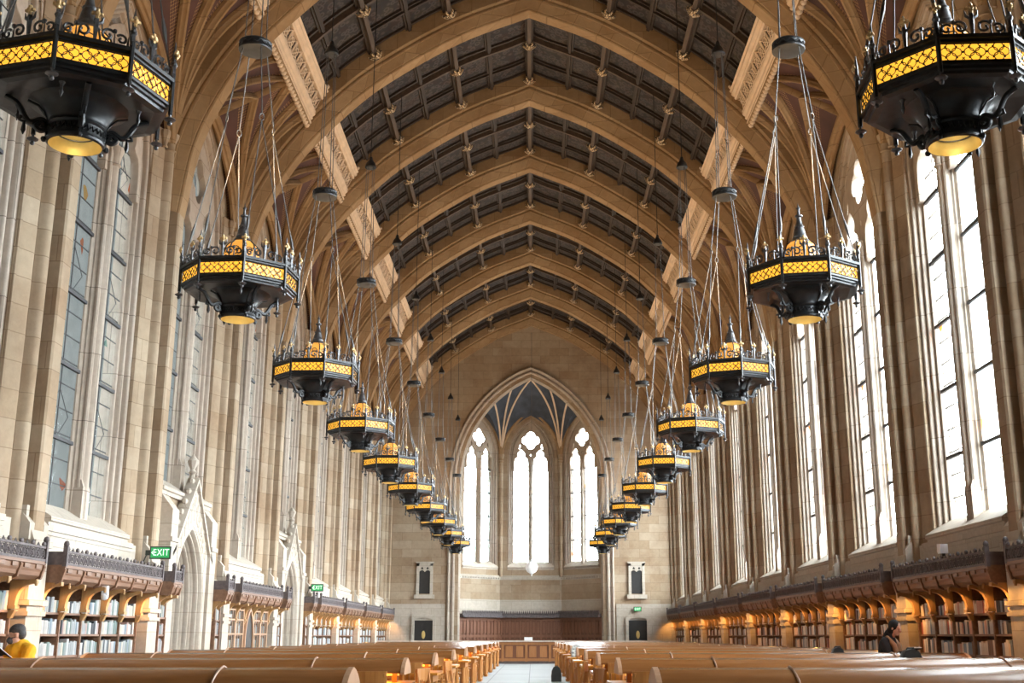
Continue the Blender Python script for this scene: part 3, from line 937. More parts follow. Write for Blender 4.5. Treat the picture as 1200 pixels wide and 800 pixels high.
# doors and niches of the end wall
nd = 0
for s in (-1, 1):
    nd += 1
    side = 'left' if s < 0 else 'right'
    d = empty('door_%d' % nd, (s * 5.85, YE - .06, 0), kind='structure', cat='door', label='black door with oval brass emblem in the end wall, %s of the apse' % side)
    mb = MB(); mb.box(-.5, .5, -.03, .03, 0, 2.12)
    for e in (-.25, .25):
        for z0, z1 in ((.2, .95), (1.1, 1.95)): mb.box(e - .18, e + .18, -.045, -.03, z0, z1)
    mb.build('door_leaf', M['door'], d)
    mb = MB(); mb.lathe([(.0, -.02), (.16, -.015), (.18, 0), (.0, .01)], 20)
    o = mb.build('emblem', M['brass'], d); o.rotation_euler = (PI / 2, 0, 0); o.location = (0, -.05, 1.36); o.scale = (.55, 1.2, 1)
    mb = MB()
    for e in (-.58, .58): mb.box(e - .08, e + .08, -.12, .03, 0, 2.2)
    hd = [(-.66, 2.15), (-.66, 2.3), (-.45, 2.44), (0, 2.52), (.45, 2.44), (.66, 2.3), (.66, 2.15), (.5, 2.15), (.42, 2.22), (0, 2.28), (-.42, 2.22), (-.5, 2.15)]
    mb.prism([(-.5, 2.1), (-.5, 2.15), (-.42, 2.24), (0, 2.3), (.42, 2.24), (.5, 2.15), (.5, 2.1)], -.02, .03, lambda p, q, t: (p, t, q))
    for a, b in zip(range(0, 6), range(1, 7)):
        i0, i1 = hd[a], hd[b]
        j0, j1 = [(-.5, 2.1), (-.5, 2.15), (-.42, 2.22), (0, 2.28), (.42, 2.22), (.5, 2.15), (.5, 2.1)][a:a + 2]
        mb.prism([i0, i1, j1, j0], -.13, .02, lambda p, q, t: (p, t, q))
    mb.build('door_surround', M['stone_pale'], d)
    nwin += 1
    n = empty('window_%d' % nwin, (s * 5.85, YE - .03, 0), kind='structure', cat='niche window', label='small dark square-headed window above the end-wall door, %s of the apse' % side)
    mb = MB(); mb.box(-.30, .30, -.01, .02, 3.55, 5.05); mb.build('dark_pane', M['door'], n)
    mb = MB()
    for a in ((-.45, -.3, 3.5, 5.2), (.3, .45, 3.5, 5.2), (-.45, .45, 5.05, 5.22)): mb.box(a[0], a[1], -.09, .03, a[2], a[3])
    mb.box(-.55, .55, -.16, .03, 3.28, 3.5); mb.box(-.5, .5, -.1, .03, 5.2, 5.28)
    mb.build('stone_frame', M['stone_pale'], n)
    o = obj('tracery', plate('tracery', [(-.3, 4.74), (-.3, 5.05), (.3, 5.05), (.3, 4.74), (.24, 4.80), (.16, 4.82), (.08, 4.80), (0, 4.72), (-.08, 4.80), (-.16, 4.82), (-.24, 4.80)], [foil(e, 4.92, .075, 3, PI / 2, 6) for e in (-.15, .15)], .05, M['stone_pale'], 0), n)
    o.rotation_euler = (0, 0, PI / 2); o.location = (0, -.04, 0)
wb = MB(); wb.box(-9, 9, YB - .3, YB, -.2, 21)
wb.build('wall_back', M['stone'], kind='structure', label='plain stone wall behind the viewer, outside the picture', cat='wall')

# --- gothic doorways in the left wall (local x = depth from wall face)
def portal_door(kk, lab):
    global nd
    nd += 1
    d = empty('door_%d' % nd, (-WD, BY(kk), 0), PI, kind='structure', cat='doorway', label=lab)
    path = arch_path(1.12, 0, 2.05, 1.65, 12)
    mb = MB(); pr = [(-.14, 0), (-.14, -.2), (-.02, -.2), (.02, -.14)]
    for j in range(4):
        o_, dd = .02 + j * .1, -.14 + j * .17
        pr += [(o_, dd + .06), (o_ + .02, dd + .02), (o_ + .06, dd + .02), (o_ + .08, dd + .06), (o_ + .07, dd + .13), (o_ + .1, dd + .17)]
    pr += [(.42, .7)]
    sweep_arch(mb, path, pr); mb.build('arch_orders', M['stone_pale'], d, 40)
    gab = [(-1.32, 3.25), (0, 4.95), (1.32, 3.25), (1.32, 0), (1.28, 0), (1.2, 0)]
    ap_ = arch_path(1.2, 0, 2.05, 1.76, 12)
    outer = [(-1.36, 0)] + [(-1.36, 3.2), (0, 4.75), (1.36, 3.2), (1.36, 0)] + ap_[::-1]
    obj('gable', plate('gable', outer, [], .2, M['stone_pale'], -.1, .01), d)
    mb = MB()
    for s in (-1, 1):
        mb.sweep([Vector((-.12, s * 1.62, 3.02)), Vector((-.12, s * 1.36, 3.24)), Vector((-.12, 0, 4.86))], [(Vector((1, 0, 0)), Vector((0, 0, 1)))] * 3, [(-.16, -.06), (-.16, .06), (0, .1), (.12, .06), (.12, -.06)], caps=True)
        for q in range(6):
            t = (q + .5) / 6; mb.ball((-.14, s * (1.36 - 1.36 * t), 3.4 + 1.55 * t), .075, 6, 4)
        mb.box(-.28, 0, s * 1.62 - .24, s * 1.62 + .24, 0, 4.0)
        mb.box(-.32, 0, s * 1.62 - .27, s * 1.62 + .27, 3.3, 3.4)
        mb.prism([(-.28, 4.0), (0, 4.35), (0, 4.0)], s * 1.62 - .24, s * 1.62 + .24, lambda p, q_, t: (p, t, q_))
    mb.lathe([(.08, 4.8), (.06, 5.0), (.1, 5.05), (.05, 5.12), (.12, 5.25), (.14, 5.32), (.05, 5.42), (.0, 5.5)], 8, (-.1, 0, 0))
    mb.build('gable_moulding', M['stone_pale'], d, 40)
    mb = MB()
    rr = random.Random(kk)
    for q in range(70):
        u = rr.uniform(-1, 1); z = rr.uniform(2.6, 4.6)
        if abs(u) < (4.62 - z) / 1.25 and z > 2.05 + 1.76 * math.sqrt(max(0, 1 - (abs(u) / 1.2) ** 1.5)) + .1:
            mb.ball((-.2, u, z), rr.uniform(.05, .09), 6, 4, .5)
    for q in range(11):
        u = -1.1 + q * .22
        z0 = 2.05 + 1.78 * math.sqrt(max(0, 1 - (abs(u) / 1.22) ** 1.45)) + .08; z1 = 3.3 + (1.36 - abs(u)) * 1.13
        if z1 > z0 + .15:
            mb.tube([(-.21, u, z0), (-.21, u, z1)], .02, 4)
            mb.tube([(-.21, u + .08 * math.cos(a), (z0 + z1) / 2 + .12 * math.sin(a)) for a in [i * PI / 4 for i in range(8)]], .018, 4, True)
    mb.build('gable_carving', M['stone_pale'], d, 50)
    mb = MB(); mb.add([(.66, u, z) for u, z in arch_path(.8, 0, 2.05, 1.3, 8)], [tuple(range(19))])
    mb.build('door_leaf', M['door'], d)
    mb = MB()
    for u in (-.6, -.3, 0, .3, .6): mb.box(.6, .66, u - .02, u + .02, 0, 2.6)
    mb.box(.58, .66, -.03, .03, 0, 3.1); mb.box(.6, .66, -.7, .7, 1.0, 1.12)
    mb.build('door_rails', M['crest'], d)
portal_door(4, 'gabled gothic stone doorway in the left wall beside the nearer exit sign')
portal_door(6, 'gabled gothic stone doorway in the left wall beyond the glazed cabinets')
# ------------------------------------------------------------------ chandeliers
A8 = [math.radians(22.5 + 45 * i) for i in range(8)]
def oct_(r, z, n=8): return [(r * math.cos(a), r * math.sin(a), z) for a in A8]
def oloft(m, prof): m.lathe(prof, 8, (0, 0, 0), A8[0])
def make_chandelier():
    root = empty('chandelier')
    R = .80
    m = MB()
    oloft(m, [(.30, .372), (.66, .352), (.73, .36), (.735, .385), (.765, .39), (.765, .415), (.79, .42), (.79, .445), (.75, .45), (.75, .62), (.79, .625), (.79, .645), (.815, .65), (.815, .685), (.78, .695), (.72, .70), (.25, .69)])
    for a in A8:
        c, s = math.cos(a), math.sin(a)
        m.tube([(.795 * c, .795 * s, .34), (.795 * c, .795 * s, .74)], .022, 6)
    m.build('octagonal_body', M['iron'], root)
    m = MB(); oloft(m, [(.762, .45), (.762, .62)]); m.build('band_glass', M['amber'], root)
    # pierced quatrefoil tracery over the glass
    m = MB()
    for i in range(8):
        a0, a1 = A8[i], A8[(i + 1) % 8]
        P0 = Vector((.77 * math.cos(a0), .77 * math.sin(a0), 0)); P1 = Vector((.77 * math.cos(a1), .77 * math.sin(a1), 0))
        d = (P1 - P0); L = d.length; d = d / L; nrm_ = Vector((d.y, -d.x, 0))
        if nrm_.dot(P0) < 0: nrm_ = -nrm_
        def at(u, z): return P0 + d * u + nrm_ * .004 + Vector((0, 0, z))
        for q in range(3):
            cu_ = L * (q + .5) / 3
            for ox, oz in ((.046, 0), (-.046, 0), (0, .044), (0, -.044)):
                m.tube([at(cu_ + ox + .042 * math.cos(t), .535 + oz + .040 * math.sin(t)) for t in [k_ * PI / 5 for k_ in range(10)]], .0045, 4, True)
        for q in range(4):
            cu_ = L * q / 3
            for oz in (.058, -.058):
                for du, dz in ((.011, .011), (.011, -.011)):
                    if .0 < cu_ - du and cu_ + du < L: m.tube([at(cu_ - du, .535 + oz - dz), at(cu_ + du, .535 + oz + dz)], .004, 4)
            if 0 < q < 3: m.ball(at(cu_, .535), .012, 5, 3)
            for s_ in (-1, 1):
                m.ball(at(L * (min(q, 2) + .5) / 3 + s_ * .046, .535 + .05), .010, 5, 3); m.ball(at(L * (min(q, 2) + .5) / 3 + s_ * .046, .535 - .05), .010, 5, 3)
        for z in (.456, .614): m.tube([at(0, z), at(L, z)], .008, 4)
    m.build('band_tracery', M['iron'], root)
    # cresting of scrolls and leaf finials, with gilded flowers
    m = MB()
    fl1 = MB(); fl1.ball((0, -.006, 0), .028, 6, 4)
    for q in range(4):
        t = q * PI / 2; fl1.ball((.034 * math.cos(t), 0, .034 * math.sin(t)), .020, 5, 3)
    fl1 = fl1.mesh('gilded_flower', M['gold'], 50)
    def vol(c, d, r0, sg, z):
        return [c + d * (sg * (r0 * (1 - t * .75)) * math.cos(2.2 * PI * t + .6)) + Vector((0, 0, z + r0 * (1 - t * .75) * math.sin(2.2 * PI * t + .6))) for t in [k_ / 12 for k_ in range(13)]]
    for i in range(8):
        a0, a1 = A8[i], A8[(i + 1) % 8]
        P0 = Vector((.77 * math.cos(a0), .77 * math.sin(a0), 0)); P1 = Vector((.77 * math.cos(a1), .77 * math.sin(a1), 0))
        d = (P1 - P0); L = d.length; d = d / L
        mid = P0 + d * (L / 2)
        m.tube([mid + Vector((0, 0, .69)), mid + Vector((0, 0, .86)), mid + Vector((0, 0, 1.0))], [.014, .026, .006], 5)
        for s_ in (-1, 1):
            m.tube([mid + Vector((0, 0, .84)), mid + d * s_ * .045 + Vector((0, 0, .87)), mid + d * s_ * .055 + Vector((0, 0, .92))], [.014, .016, .005], 4)
            m.tube(vol(mid + d * s_ * .10, d, .062, s_, .765), .013, 4)
            m.tube(vol(mid + d * s_ * .215, d, .048, -s_, .75), .012, 4)
            m.tube([mid + d * s_ * .155 + Vector((0, 0, .69)), mid + d * s_ * .155 + Vector((0, 0, .83))], [.012, .004], 4)
            m.ball(mid + d * s_ * .155 + Vector((0, 0, .815)), .022, 5, 4)
            m.tube([mid + d * s_ * .265 + Vector((0, 0, .69)), mid + d * s_ * .27 + Vector((0, 0, .79))], [.016, .004], 4)
        obj('gilded_flower', fl1, root, mid * 1.01 + Vector((0, 0, .935)), math.atan2(mid.y, mid.x) + PI / 2)
        # corner posts
        m.tube([P0 * 1.03 + Vector((0, 0, .70)), P0 * 1.03 + Vector((0, 0, .95)), P0 * 1.03 + Vector((0, 0, 1.06))], [.024, .018, .004], 5)
        m.ball(P0 * 1.03 + Vector((0, 0, .83)), .034, 6, 4)
        obj('gilded_flower', fl1, root, P0 * 1.05 + Vector((0, 0, .93)), math.atan2(P0.y, P0.x) + PI / 2)
    m.build('cresting', M['iron_grey'], root, 50)
    # bowl
    m = MB(); m.lathe([(.225, .0), (.245, .01), (.25, .03), (.24, .045), (.235, .06), (.235, .145), (.245, .15), (.252, .165), (.244, .18), (.25, .21), (.27, .255), (.295, .295), (.325, .33), (.37, .352), (.43, .366)], 32)
    for q in range(16):
        a = 2 * PI * q / 16; c, s = math.cos(a), math.sin(a)
        m.tube([(.237 * math.cos(a + t), .237 * math.sin(a + t), .102 + .03 * math.sin(t * 32)) for t in [k_ * 2 * PI / 16 / 6 for k_ in range(7)]], .009, 4)
    for q in range(4):
        a = A8[0] + q * PI / 2 + PI / 8; c, s = math.cos(a), math.sin(a)
        m.tube([(.243 * c, .243 * s, .0), (.246 * c, .246 * s, .21), (.275 * c, .275 * s, .25), (.33 * c, .33 * s, .315), (.42 * c, .42 * s, .345)], .012, 5)
        m.ball((.26 * c, .26 * s, .012), .028, 6, 4)
    m.build('bowl', M['iron'], root, 40)
    m = MB(); m.lathe([(.226, .002), (.22, .05), (.20, .10), (.16, .15), (.12, .17)], 32); m.build('bowl_lining', M['brass'], root, 60)
    m = MB(); m.tube([(.165 * math.cos(t), .165 * math.sin(t), .115) for t in [k_ * PI / 12 for k_ in range(24)]], .007, 5, True); m.build('bowl_ring', M['iron'], root, 60)
    m = MB(); m.lathe([(.0, .135), (.07, .14), (.13, .16)], 24); m.build('lamp_diffuser', M['bulb'], root, 60)
    # scroll brackets between bowl and plate
    b0 = None
    for q in range(4):
        a = q * PI / 2 + A8[0] + PI / 8
        m = MB()
        pts = spline([(.255, .10), (.30, .085), (.335, .12), (.30, .155), (.275, .13), (.29, .11)], 4)
        pts2 = spline([(.25, .17), (.30, .19), (.38, .15), (.43, .19), (.50, .30), (.60, .35)], 5)
        for p_ in (pts, pts2):
            m.tube([(p.x, 0, p.y) for p in p_], [.026] * len(p_), 6)
        m.tube([(.40, 0, .165), (.43, 0, .14), (.47, 0, .15), (.46, 0, .19)], .016, 5)
        m.tube([(.43, 0, .15), (.43, 0, .06), (.43, 0, .02)], [.01, .022, .004], 5)
        if b0 is None: b0 = m.mesh('scroll_bracket', M['iron'], 60)
        obj('scroll_bracket', b0, root, rz=a)
    m = MB()
    m.tube([(.795, 0, .36), (.795, 0, .30)], .012, 5)
    m.lathe([(.012, .315), (.05, .30), (.055, .29), (.03, .275), (.0, .27)], 8, (.795, 0, 0)); m.ball((.795, 0, .255), .024, 6, 4)
    df = m.mesh('drop_finial', M['iron_grey'], 60)
    m = MB(); m.tube([(.52, 0, .36), (.52, 0, .33), (.52, 0, .29), (.52, 0, .27), (.52, 0, .22)], [.03, .012, .012, .02, .004], 6)
    df2 = m.mesh('plate_finial', M['iron_grey'], 60)
    for q in range(8):
        obj('drop_finial', df, root, rz=A8[q])
        if q % 2 == 0: obj('plate_finial', df2, root, rz=A8[q])
    # amber dome and spire
    m = MB(); oloft(m, [(.245, .69), (.245, .90), (.235, .98), (.205, 1.06), (.15, 1.115), (.10, 1.135)]); m.build('amber_dome', M['amber_dome'], root)
    m = MB()
    for i, a in enumerate(A8):
        c, s = math.cos(a), math.sin(a)
        m.tube([(r * c * 1.015, r * s * 1.015, z) for r, z in ((.245, .69), (.245, .90), (.235, .98), (.205, 1.06), (.15, 1.115))], .011, 5)
        am = a + PI / 8; cm, sm = math.cos(am), math.sin(am); t_ = Vector((-sm, cm, 0)); o_ = Vector((cm, sm, 0)) * .232
        for ox, oz in ((.03, 0), (-.03, 0), (0, .03), (0, -.03)):
            m.ball(o_ + t_ * ox + Vector((0, 0, .86 + oz)), .013, 5, 3)
        m.tube([o_ + t_ * (.042 * math.cos(q)) + Vector((0, 0, .965 + .032 * math.sin(q))) for q in [k_ * PI / 4 for k_ in range(8)]], .007, 4, True)
    m.build('dome_tracery', M['iron'], root, 60)
    m = MB(); m.lathe([(.115, 1.03), (.13, 1.05), (.115, 1.075), (.095, 1.09), (.10, 1.115), (.085, 1.13), (.075, 1.20), (.06, 1.25), (.068, 1.265), (.05, 1.285), (.035, 1.35), (.03, 1.40), (.055, 1.415), (.055, 1.43), (.02, 1.445), (.016, 1.52), (.03, 1.54), (.012, 1.56), (.0, 1.63)], 10, (0, 0, .09))
    m.build('spire', M['iron_grey'], root, 40)
    # suspension
    ZR, ZD, ZB, ZT = 2.85, 4.07, 7.15, 12.0
    for q in range(4):
        am = q * PI / 2 + PI / 4 * 0 + A8[0] + PI / 8 - PI / 8 + PI / 8
        m = MB()
        J = Vector((.36 * math.cos(am), .36 * math.sin(am), ZR))
        for a in (am - PI / 8, am + PI / 8):
            m.tube([(.77 * math.cos(a), .77 * math.sin(a), .72), J], .008, 5)
            v = Vector((.77 * math.cos(a), .77 * math.sin(a), .72)); w = v.lerp(J, .22)
            m.tube([v.lerp(J, .16), w, v.lerp(J, .28)], [.012, .024, .012], 5)
        m.tube([J + Vector((.035 * math.cos(t) * math.cos(am + 1.57), .035 * math.cos(t) * math.sin(am + 1.57), .05 + .055 * math.sin(t))) for t in [k_ * PI / 4 for k_ in range(8)]], .009, 4, True)
        m.tube([J + Vector((0, 0, .1)), (.19 * math.cos(am), .19 * math.sin(am), ZD)], .0095, 5)
        m.tube([(.17 * math.cos(am), .17 * math.sin(am), ZD + .1), (.10 * math.cos(am), .10 * math.sin(am), ZB)], .0085, 5)
        m.build('suspension_rod', M['rod'], root, 60)
    m = MB(); m.lathe([(.0, ZD - .01), (.19, ZD - .01), (.235, ZD), (.24, ZD + .02), (.225, ZD + .04), (.225, ZD + .10), (.24, ZD + .12), (.22, ZD + .14), (.0, ZD + .15)], 24)
    m.tube([(.228 * math.cos(t), .228 * math.sin(t), ZD + .07 + .022 * math.sin(t * 12)) for t in [k_ * PI / 36 for k_ in range(72)]], .009, 4, True)
    m.build('suspension_drum', M['iron'], root, 40)
    m = MB(); m.lathe([(.0, ZB - .02), (.13, ZB - .02), (.145, ZB), (.12, ZB + .1), (.06, ZB + .18), (.035, ZB + .28), (.0, ZB + .3)], 12)
    m.tube([(0, 0, ZB + .25), (0, 0, ZT)], .011, 5)
    m.build('ceiling_hanger', M['iron'], root, 40)
    return root
XL, XR, ZL = -3.95, 3.84, 5.5
proto = make_chandelier()
ROT = {(-1, 0): -16.5, (-1, 2): -2, (1, 0): -3, (1, 1): -10, (1, 2): -20, (1, 3): -22}
first = True
for sg in (-1, 1):
    side = 'left' if sg < 0 else 'right'
    for n in range(10):
        c = proto if first else copy_tree(proto)
        first = False
        x, y = (XL if sg < 0 else XR), 1.63 * S + n * S
        c.location = (x, y, ZL)
        r = ROT.get((sg, n), rnd.uniform(-8, 8)); c.rotation_euler = (0, 0, math.radians(r))
        if n == 0: lab = 'huge dark iron octagonal chandelier cut by the top %s corner of the photo' % side
        elif n == 9: lab = 'smallest, farthest iron chandelier of the %s row, hanging before the end wall' % side
        else: lab = 'dark iron chandelier with amber band, %s from the front in the %s row' % (ORD[n + 1], side)
        tag(c, lab, 'chandelier', '%s row of octagonal chandeliers' % side)
        for zz, e, sz, up in ((1.0, 270, .35, True), (.125, 1.3, .12, False)):
            L = bpy.data.lights.new('lamp_light', 'SPOT' if up else 'POINT'); L.energy = e; L.color = (1, .68, .37) if up else (1, .80, .45)
            L.shadow_soft_size = .15 if up else .05
            if up: L.spot_size = math.radians(150); L.spot_blend = .8
            o = bpy.data.objects.new('lamp_light', L); COL.objects.link(o); o.parent = c
            o.location = (0, 0, 1.85 if up else .09)
            if up: o.rotation_euler = (PI, 0, 0)
# globe in the apse
g = empty('globe_pendant', (.05, YE - 1.2, 4.9), label='white glass globe hanging on a long cord before the middle apse window', cat='pendant lamp')
m = MB(); m.ball((0, 0, 0), .33, 24, 14); m.build('globe', M['globe'], g, 60)
m = MB(); m.lathe([(.0, -.47), (.03, -.45), (.03, -.38), (.09, -.34), (.11, -.31)], 10); m.lathe([(.12, .31), (.1, .36), (.03, .42), (.0, .46)], 10); m.build('fitting', M['white'], g, 40)
m = MB(); m.tube([(0, 0, .4), (0, 0, 13.2)], .012, 5); m.build('cord', M['rod'], g)
# ------------------------------------------------------------------ bookcases (local x = depth from wall face, y along the wall)
SHZ = [.28, .63, .98, 1.33, 1.68]
def CX(x): return x if x > -.33 else -.33 + (x + .33) * .375
def canopy_parts(y0, y1, ends=True):
    """cornice, fascia blocks and pierced cresting running from y0 to y1"""
    c = MB(); b = []; k = MB()
    c.prism([(-.06, 2.10), (-.72, 2.10), (-.95, 2.16), (-.98, 2.22), (-1.03, 2.25), (-1.05, 2.32), (-1.12, 2.335), (-1.12, 2.38), (-.06, 2.38)], y0, y1, lambda p, q, t: (CX(p), t, q + .03))
    n = max(2, round((y1 - y0) / .86))
    for i in range(n + 1):
        y = y0 + .03 + (y1 - y0 - .06) * i / n
        b.append(y)
        if i < n:
            w = (y1 - y0 - .06) / n
            for e in (.25, .75): c.box(CX(-1.10), CX(-1.03), y + w * e - .09, y + w * e + .09, 2.295, 2.355)
    x = CX(-1.06)
    k.box(x - .03, x + .03, y0, y1, 2.38, 2.41); k.box(x - .02, x + .02, y0, y1, 2.545, 2.575)
    n = max(2, round((y1 - y0) / .2))
    for i in range(n):
        y = y0 + (i + .5) * (y1 - y0) / n; hw = (y1 - y0) / n / 2
        k.tube([(x, y + hw * .62 * math.cos(t), 2.478 + .055 * math.sin(t)) for t in [q * PI / 4 for q in range(8)]], .013, 4, True)
        k.tube([(x, y - hw, 2.405), (x, y + hw, 2.55)], .011, 4); k.tube([(x, y - hw, 2.55), (x, y + hw, 2.405)], .011, 4)
        k.ball((x, y, 2.478), .024, 5, 4); k.tube([(x, y + hw, 2.4), (x, y + hw, 2.56)], .012, 4)
        if i % 2 == 0: k.ball((x, y, 2.60), .045, 6, 4, .8, 1.2, .8)
        else: k.tube([(x, y, 2.57), (x, y, 2.62)], [.03, .005], 4)
    for y in (y0 + .02, y1 - .02):
        k.box(x - .035, x + .035, y - .03, y + .03, 2.36, 2.64); k.ball((x, y, 2.66), .05, 6, 4)
        k.box(x, -.1, y - .015, y + .015, 2.38, 2.56)
    k.v = [(a_, b_, c_ + .03 + (c_ - 2.38) * .18) for a_, b_, c_ in k.v]
    return c, b, k
def bracket_mesh():
    m = MB()
    i_ = [(-.17, 1.74), (-.27, 1.74), (-.275, 1.82), (-.29, 1.90), (-.32, 1.97), (-.37, 2.025), (-.43, 2.06), (-.50, 2.075), (-.565, 2.08), (-.565, 2.14), (-.17, 2.14)]
    m.prism(i_, -.055, .055, lambda p, q, t: (p, t, q))
    m.box(-.29, -.16, -.075, .075, 1.70, 1.75); m.box(-.28, -.16, -.062, .062, 1.665, 1.685)
    m.prism([(-.27, 1.67), (-.22, 1.56), (-.17, 1.56), (-.17, 1.67)], -.045, .045, lambda p, q, t: (p, t, q))
    return m.mesh('bracket', M['bracket'])
BRACKET = bracket_mesh()
m = MB(); m.prism([(-.70, 2.07), (-.97, 2.12), (-1.02, 2.2), (-1.10, 2.30), (-1.05, 2.34), (-.7, 2.3)], -.03, .03, lambda p, q, t: (CX(p) - .012, t, q + .03)); FBLOCK = m.mesh('fascia_bracket', M['case'])
DXN = 0.0
def make_case(y0, y1, cols, glazed=False, lit=True):
    DX = .15 if cols > 1 else 0.0
    """returns dict of meshes"""
    r = {}
    c, b, k = canopy_parts(y0, y1)
    r['canopy'] = c.mesh('canopy', M['case']); r['fascia'] = b; r['cresting'] = k.mesh('cresting', M['crest'], 60)
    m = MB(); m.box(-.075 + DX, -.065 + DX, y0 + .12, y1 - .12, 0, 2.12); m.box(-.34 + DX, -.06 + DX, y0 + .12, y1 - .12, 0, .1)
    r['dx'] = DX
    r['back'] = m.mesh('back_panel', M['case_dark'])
    ya, yb = y0 + .1, y1 - .1
    ups = [ya + (yb - ya) * i / cols for i in range(cols + 1)]
    r['ups'] = ups
    return r
def place_case(sg, kk, y0, y1, cols, label, lit=True, glazed=False):
    rz = 0 if sg > 0 else PI
    key = (y0, y1, cols)
    if key not in CASES: CASES[key] = make_case(y0, y1, cols)
    q = CASES[key]
    root = empty('bookcase' if not glazed else 'glazed_bookcase', (sg * WD, BY(kk), 0), rz)
    tag(root, label, 'bookcase', 'oak bookcases along the walls')
    for nm, key2 in (('canopy', 'canopy'), ('cresting', 'cresting'), ('back_panel', 'back')):
        obj(nm, q[key2], root)
    for y in q['fascia']: obj('fascia_bracket', FBLOCK, root, (0, y, 0))
    if 'um' not in q:
        q['um'] = []; 
        for y in q['ups']:
            m = MB(); dx = q['dx']; m.box(-.335 + dx, -.07 + dx, y - .03, y + .03, 0, 2.1); m.box(-.35 + dx, -.335 + dx, y - .02, y + .02, .1, 1.68); q['um'].append(m.mesh('upright', M['case']))
        q['sm'] = []
        for z in SHZ:
            m = MB(); m.box(-.33 + q['dx'], -.075 + q['dx'], q['ups'][0], q['ups'][-1], z - .035, z); q['sm'].append(m.mesh('shelf', M['case']))
    for me in q['um']: obj('upright', me, root)
    for me in q['sm']: obj('shelf', me, root)
    for y in q['ups']: obj('bracket', BRACKET, root, (0, y, 0))
    if lit:
        for i, y in enumerate(q['ups']):
            end = i in (0, len(q['ups']) - 1)
            L = bpy.data.lights.new('bracket_lamp', 'SPOT'); L.energy = 30 if end else 17; L.color = (1, .46, .11); L.shadow_soft_size = .02
            L.spot_size = math.radians(125 if end else 46); L.spot_blend = .5
            o = bpy.data.objects.new('bracket_lamp', L); COL.objects.link(o); o.parent = root
            off_ = -.16 * sg if not end else (.16 if i == 0 else -.16)
            at_ = Vector((-.60, y + off_, 2.02)); to = Vector((-.36, y - (off_ * 1.2 if end else 0), 1.90 if not end else 1.45))
            o.location = at_; o.rotation_euler = (to - at_).to_track_quat('-Z', 'Y').to_euler()
            t = MB(); t.lathe([(.0, .0), (.022, .005), (.026, .04), (.02, .09)], 8, (-.615, y + off_, 2.035)); t.build('bracket_lamp_shade', M['bracket'], root)
    return root, q
CASES = {}
BOOKC = {'left': [('white', (.42, .42, .41)), ('pale grey', (.28, .30, .30)), ('blue-grey', (.17, .22, .26)), ('grey-green', (.15, .20, .185)), ('cream', (.46, .41, .33)), ('dark', (.04, .045, .055)), ('pale pink', (.38, .27, .25))],  # same cloths per side: darkened left, raised right, to offset the light
         'right': [('cream', (.74, .62, .50)), ('white', (.78, .75, .70)), ('salmon', (.60, .32, .23)), ('grey', (.44, .43, .42)), ('dark', (.07, .07, .08)), ('brick red', (.38, .09, .06)), ('blue-grey', (.26, .32, .38)), ('brown', (.24, .14, .09))]}
WT = {'left': [26, 26, 12, 12, 12, 7, 4], 'right': [28, 24, 11, 16, 10, 3, 9, 5]}
BM = {}
def bookmat(side, nm):
    if (side, nm) not in BM:
        c = dict(BOOKC[side])[nm]; BM[(side, nm)] = plain('%s_book_cloth_%s' % (nm.replace(' ', '_'), side), c, .65, 0, .1, 6)
    return BM[(side, nm)]
def book_box(m, y, w, h, dep, z, x0=-.315):
    # a spine with slightly rounded back, boards standing proud of the page block
    v = [(x0 + dep, y, z), (x0 + dep, y + w, z), (x0 + .012, y + w, z), (x0, y + w * .72, z), (x0 - .002, y + w * .5, z), (x0, y + w * .28, z), (x0 + .012, y, z)]
    n = len(v)
    m.add(v + [(a, b, z + h) for a, b, _ in v], [tuple(range(n)), tuple(range(2 * n - 1, n - 1, -1))] + [(i, (i + 1) % n, n + (i + 1) % n, n + i) for i in range(n)])
REST = {}
def fill_row(y0, y1, z, rr, nmin=9, nmax=11, gap=.0):
    """book slots of one shelf"""
    n = rr.randint(nmin, nmax); ws = [rr.uniform(.6, 1.4) for _ in range(n)]
    tot = (y1 - y0) * (1 - gap); s_ = sum(ws); y = y0; out = []
    for w in ws:
        w = w / s_ * tot; out.append((y, w * .96)); y += w
    return out
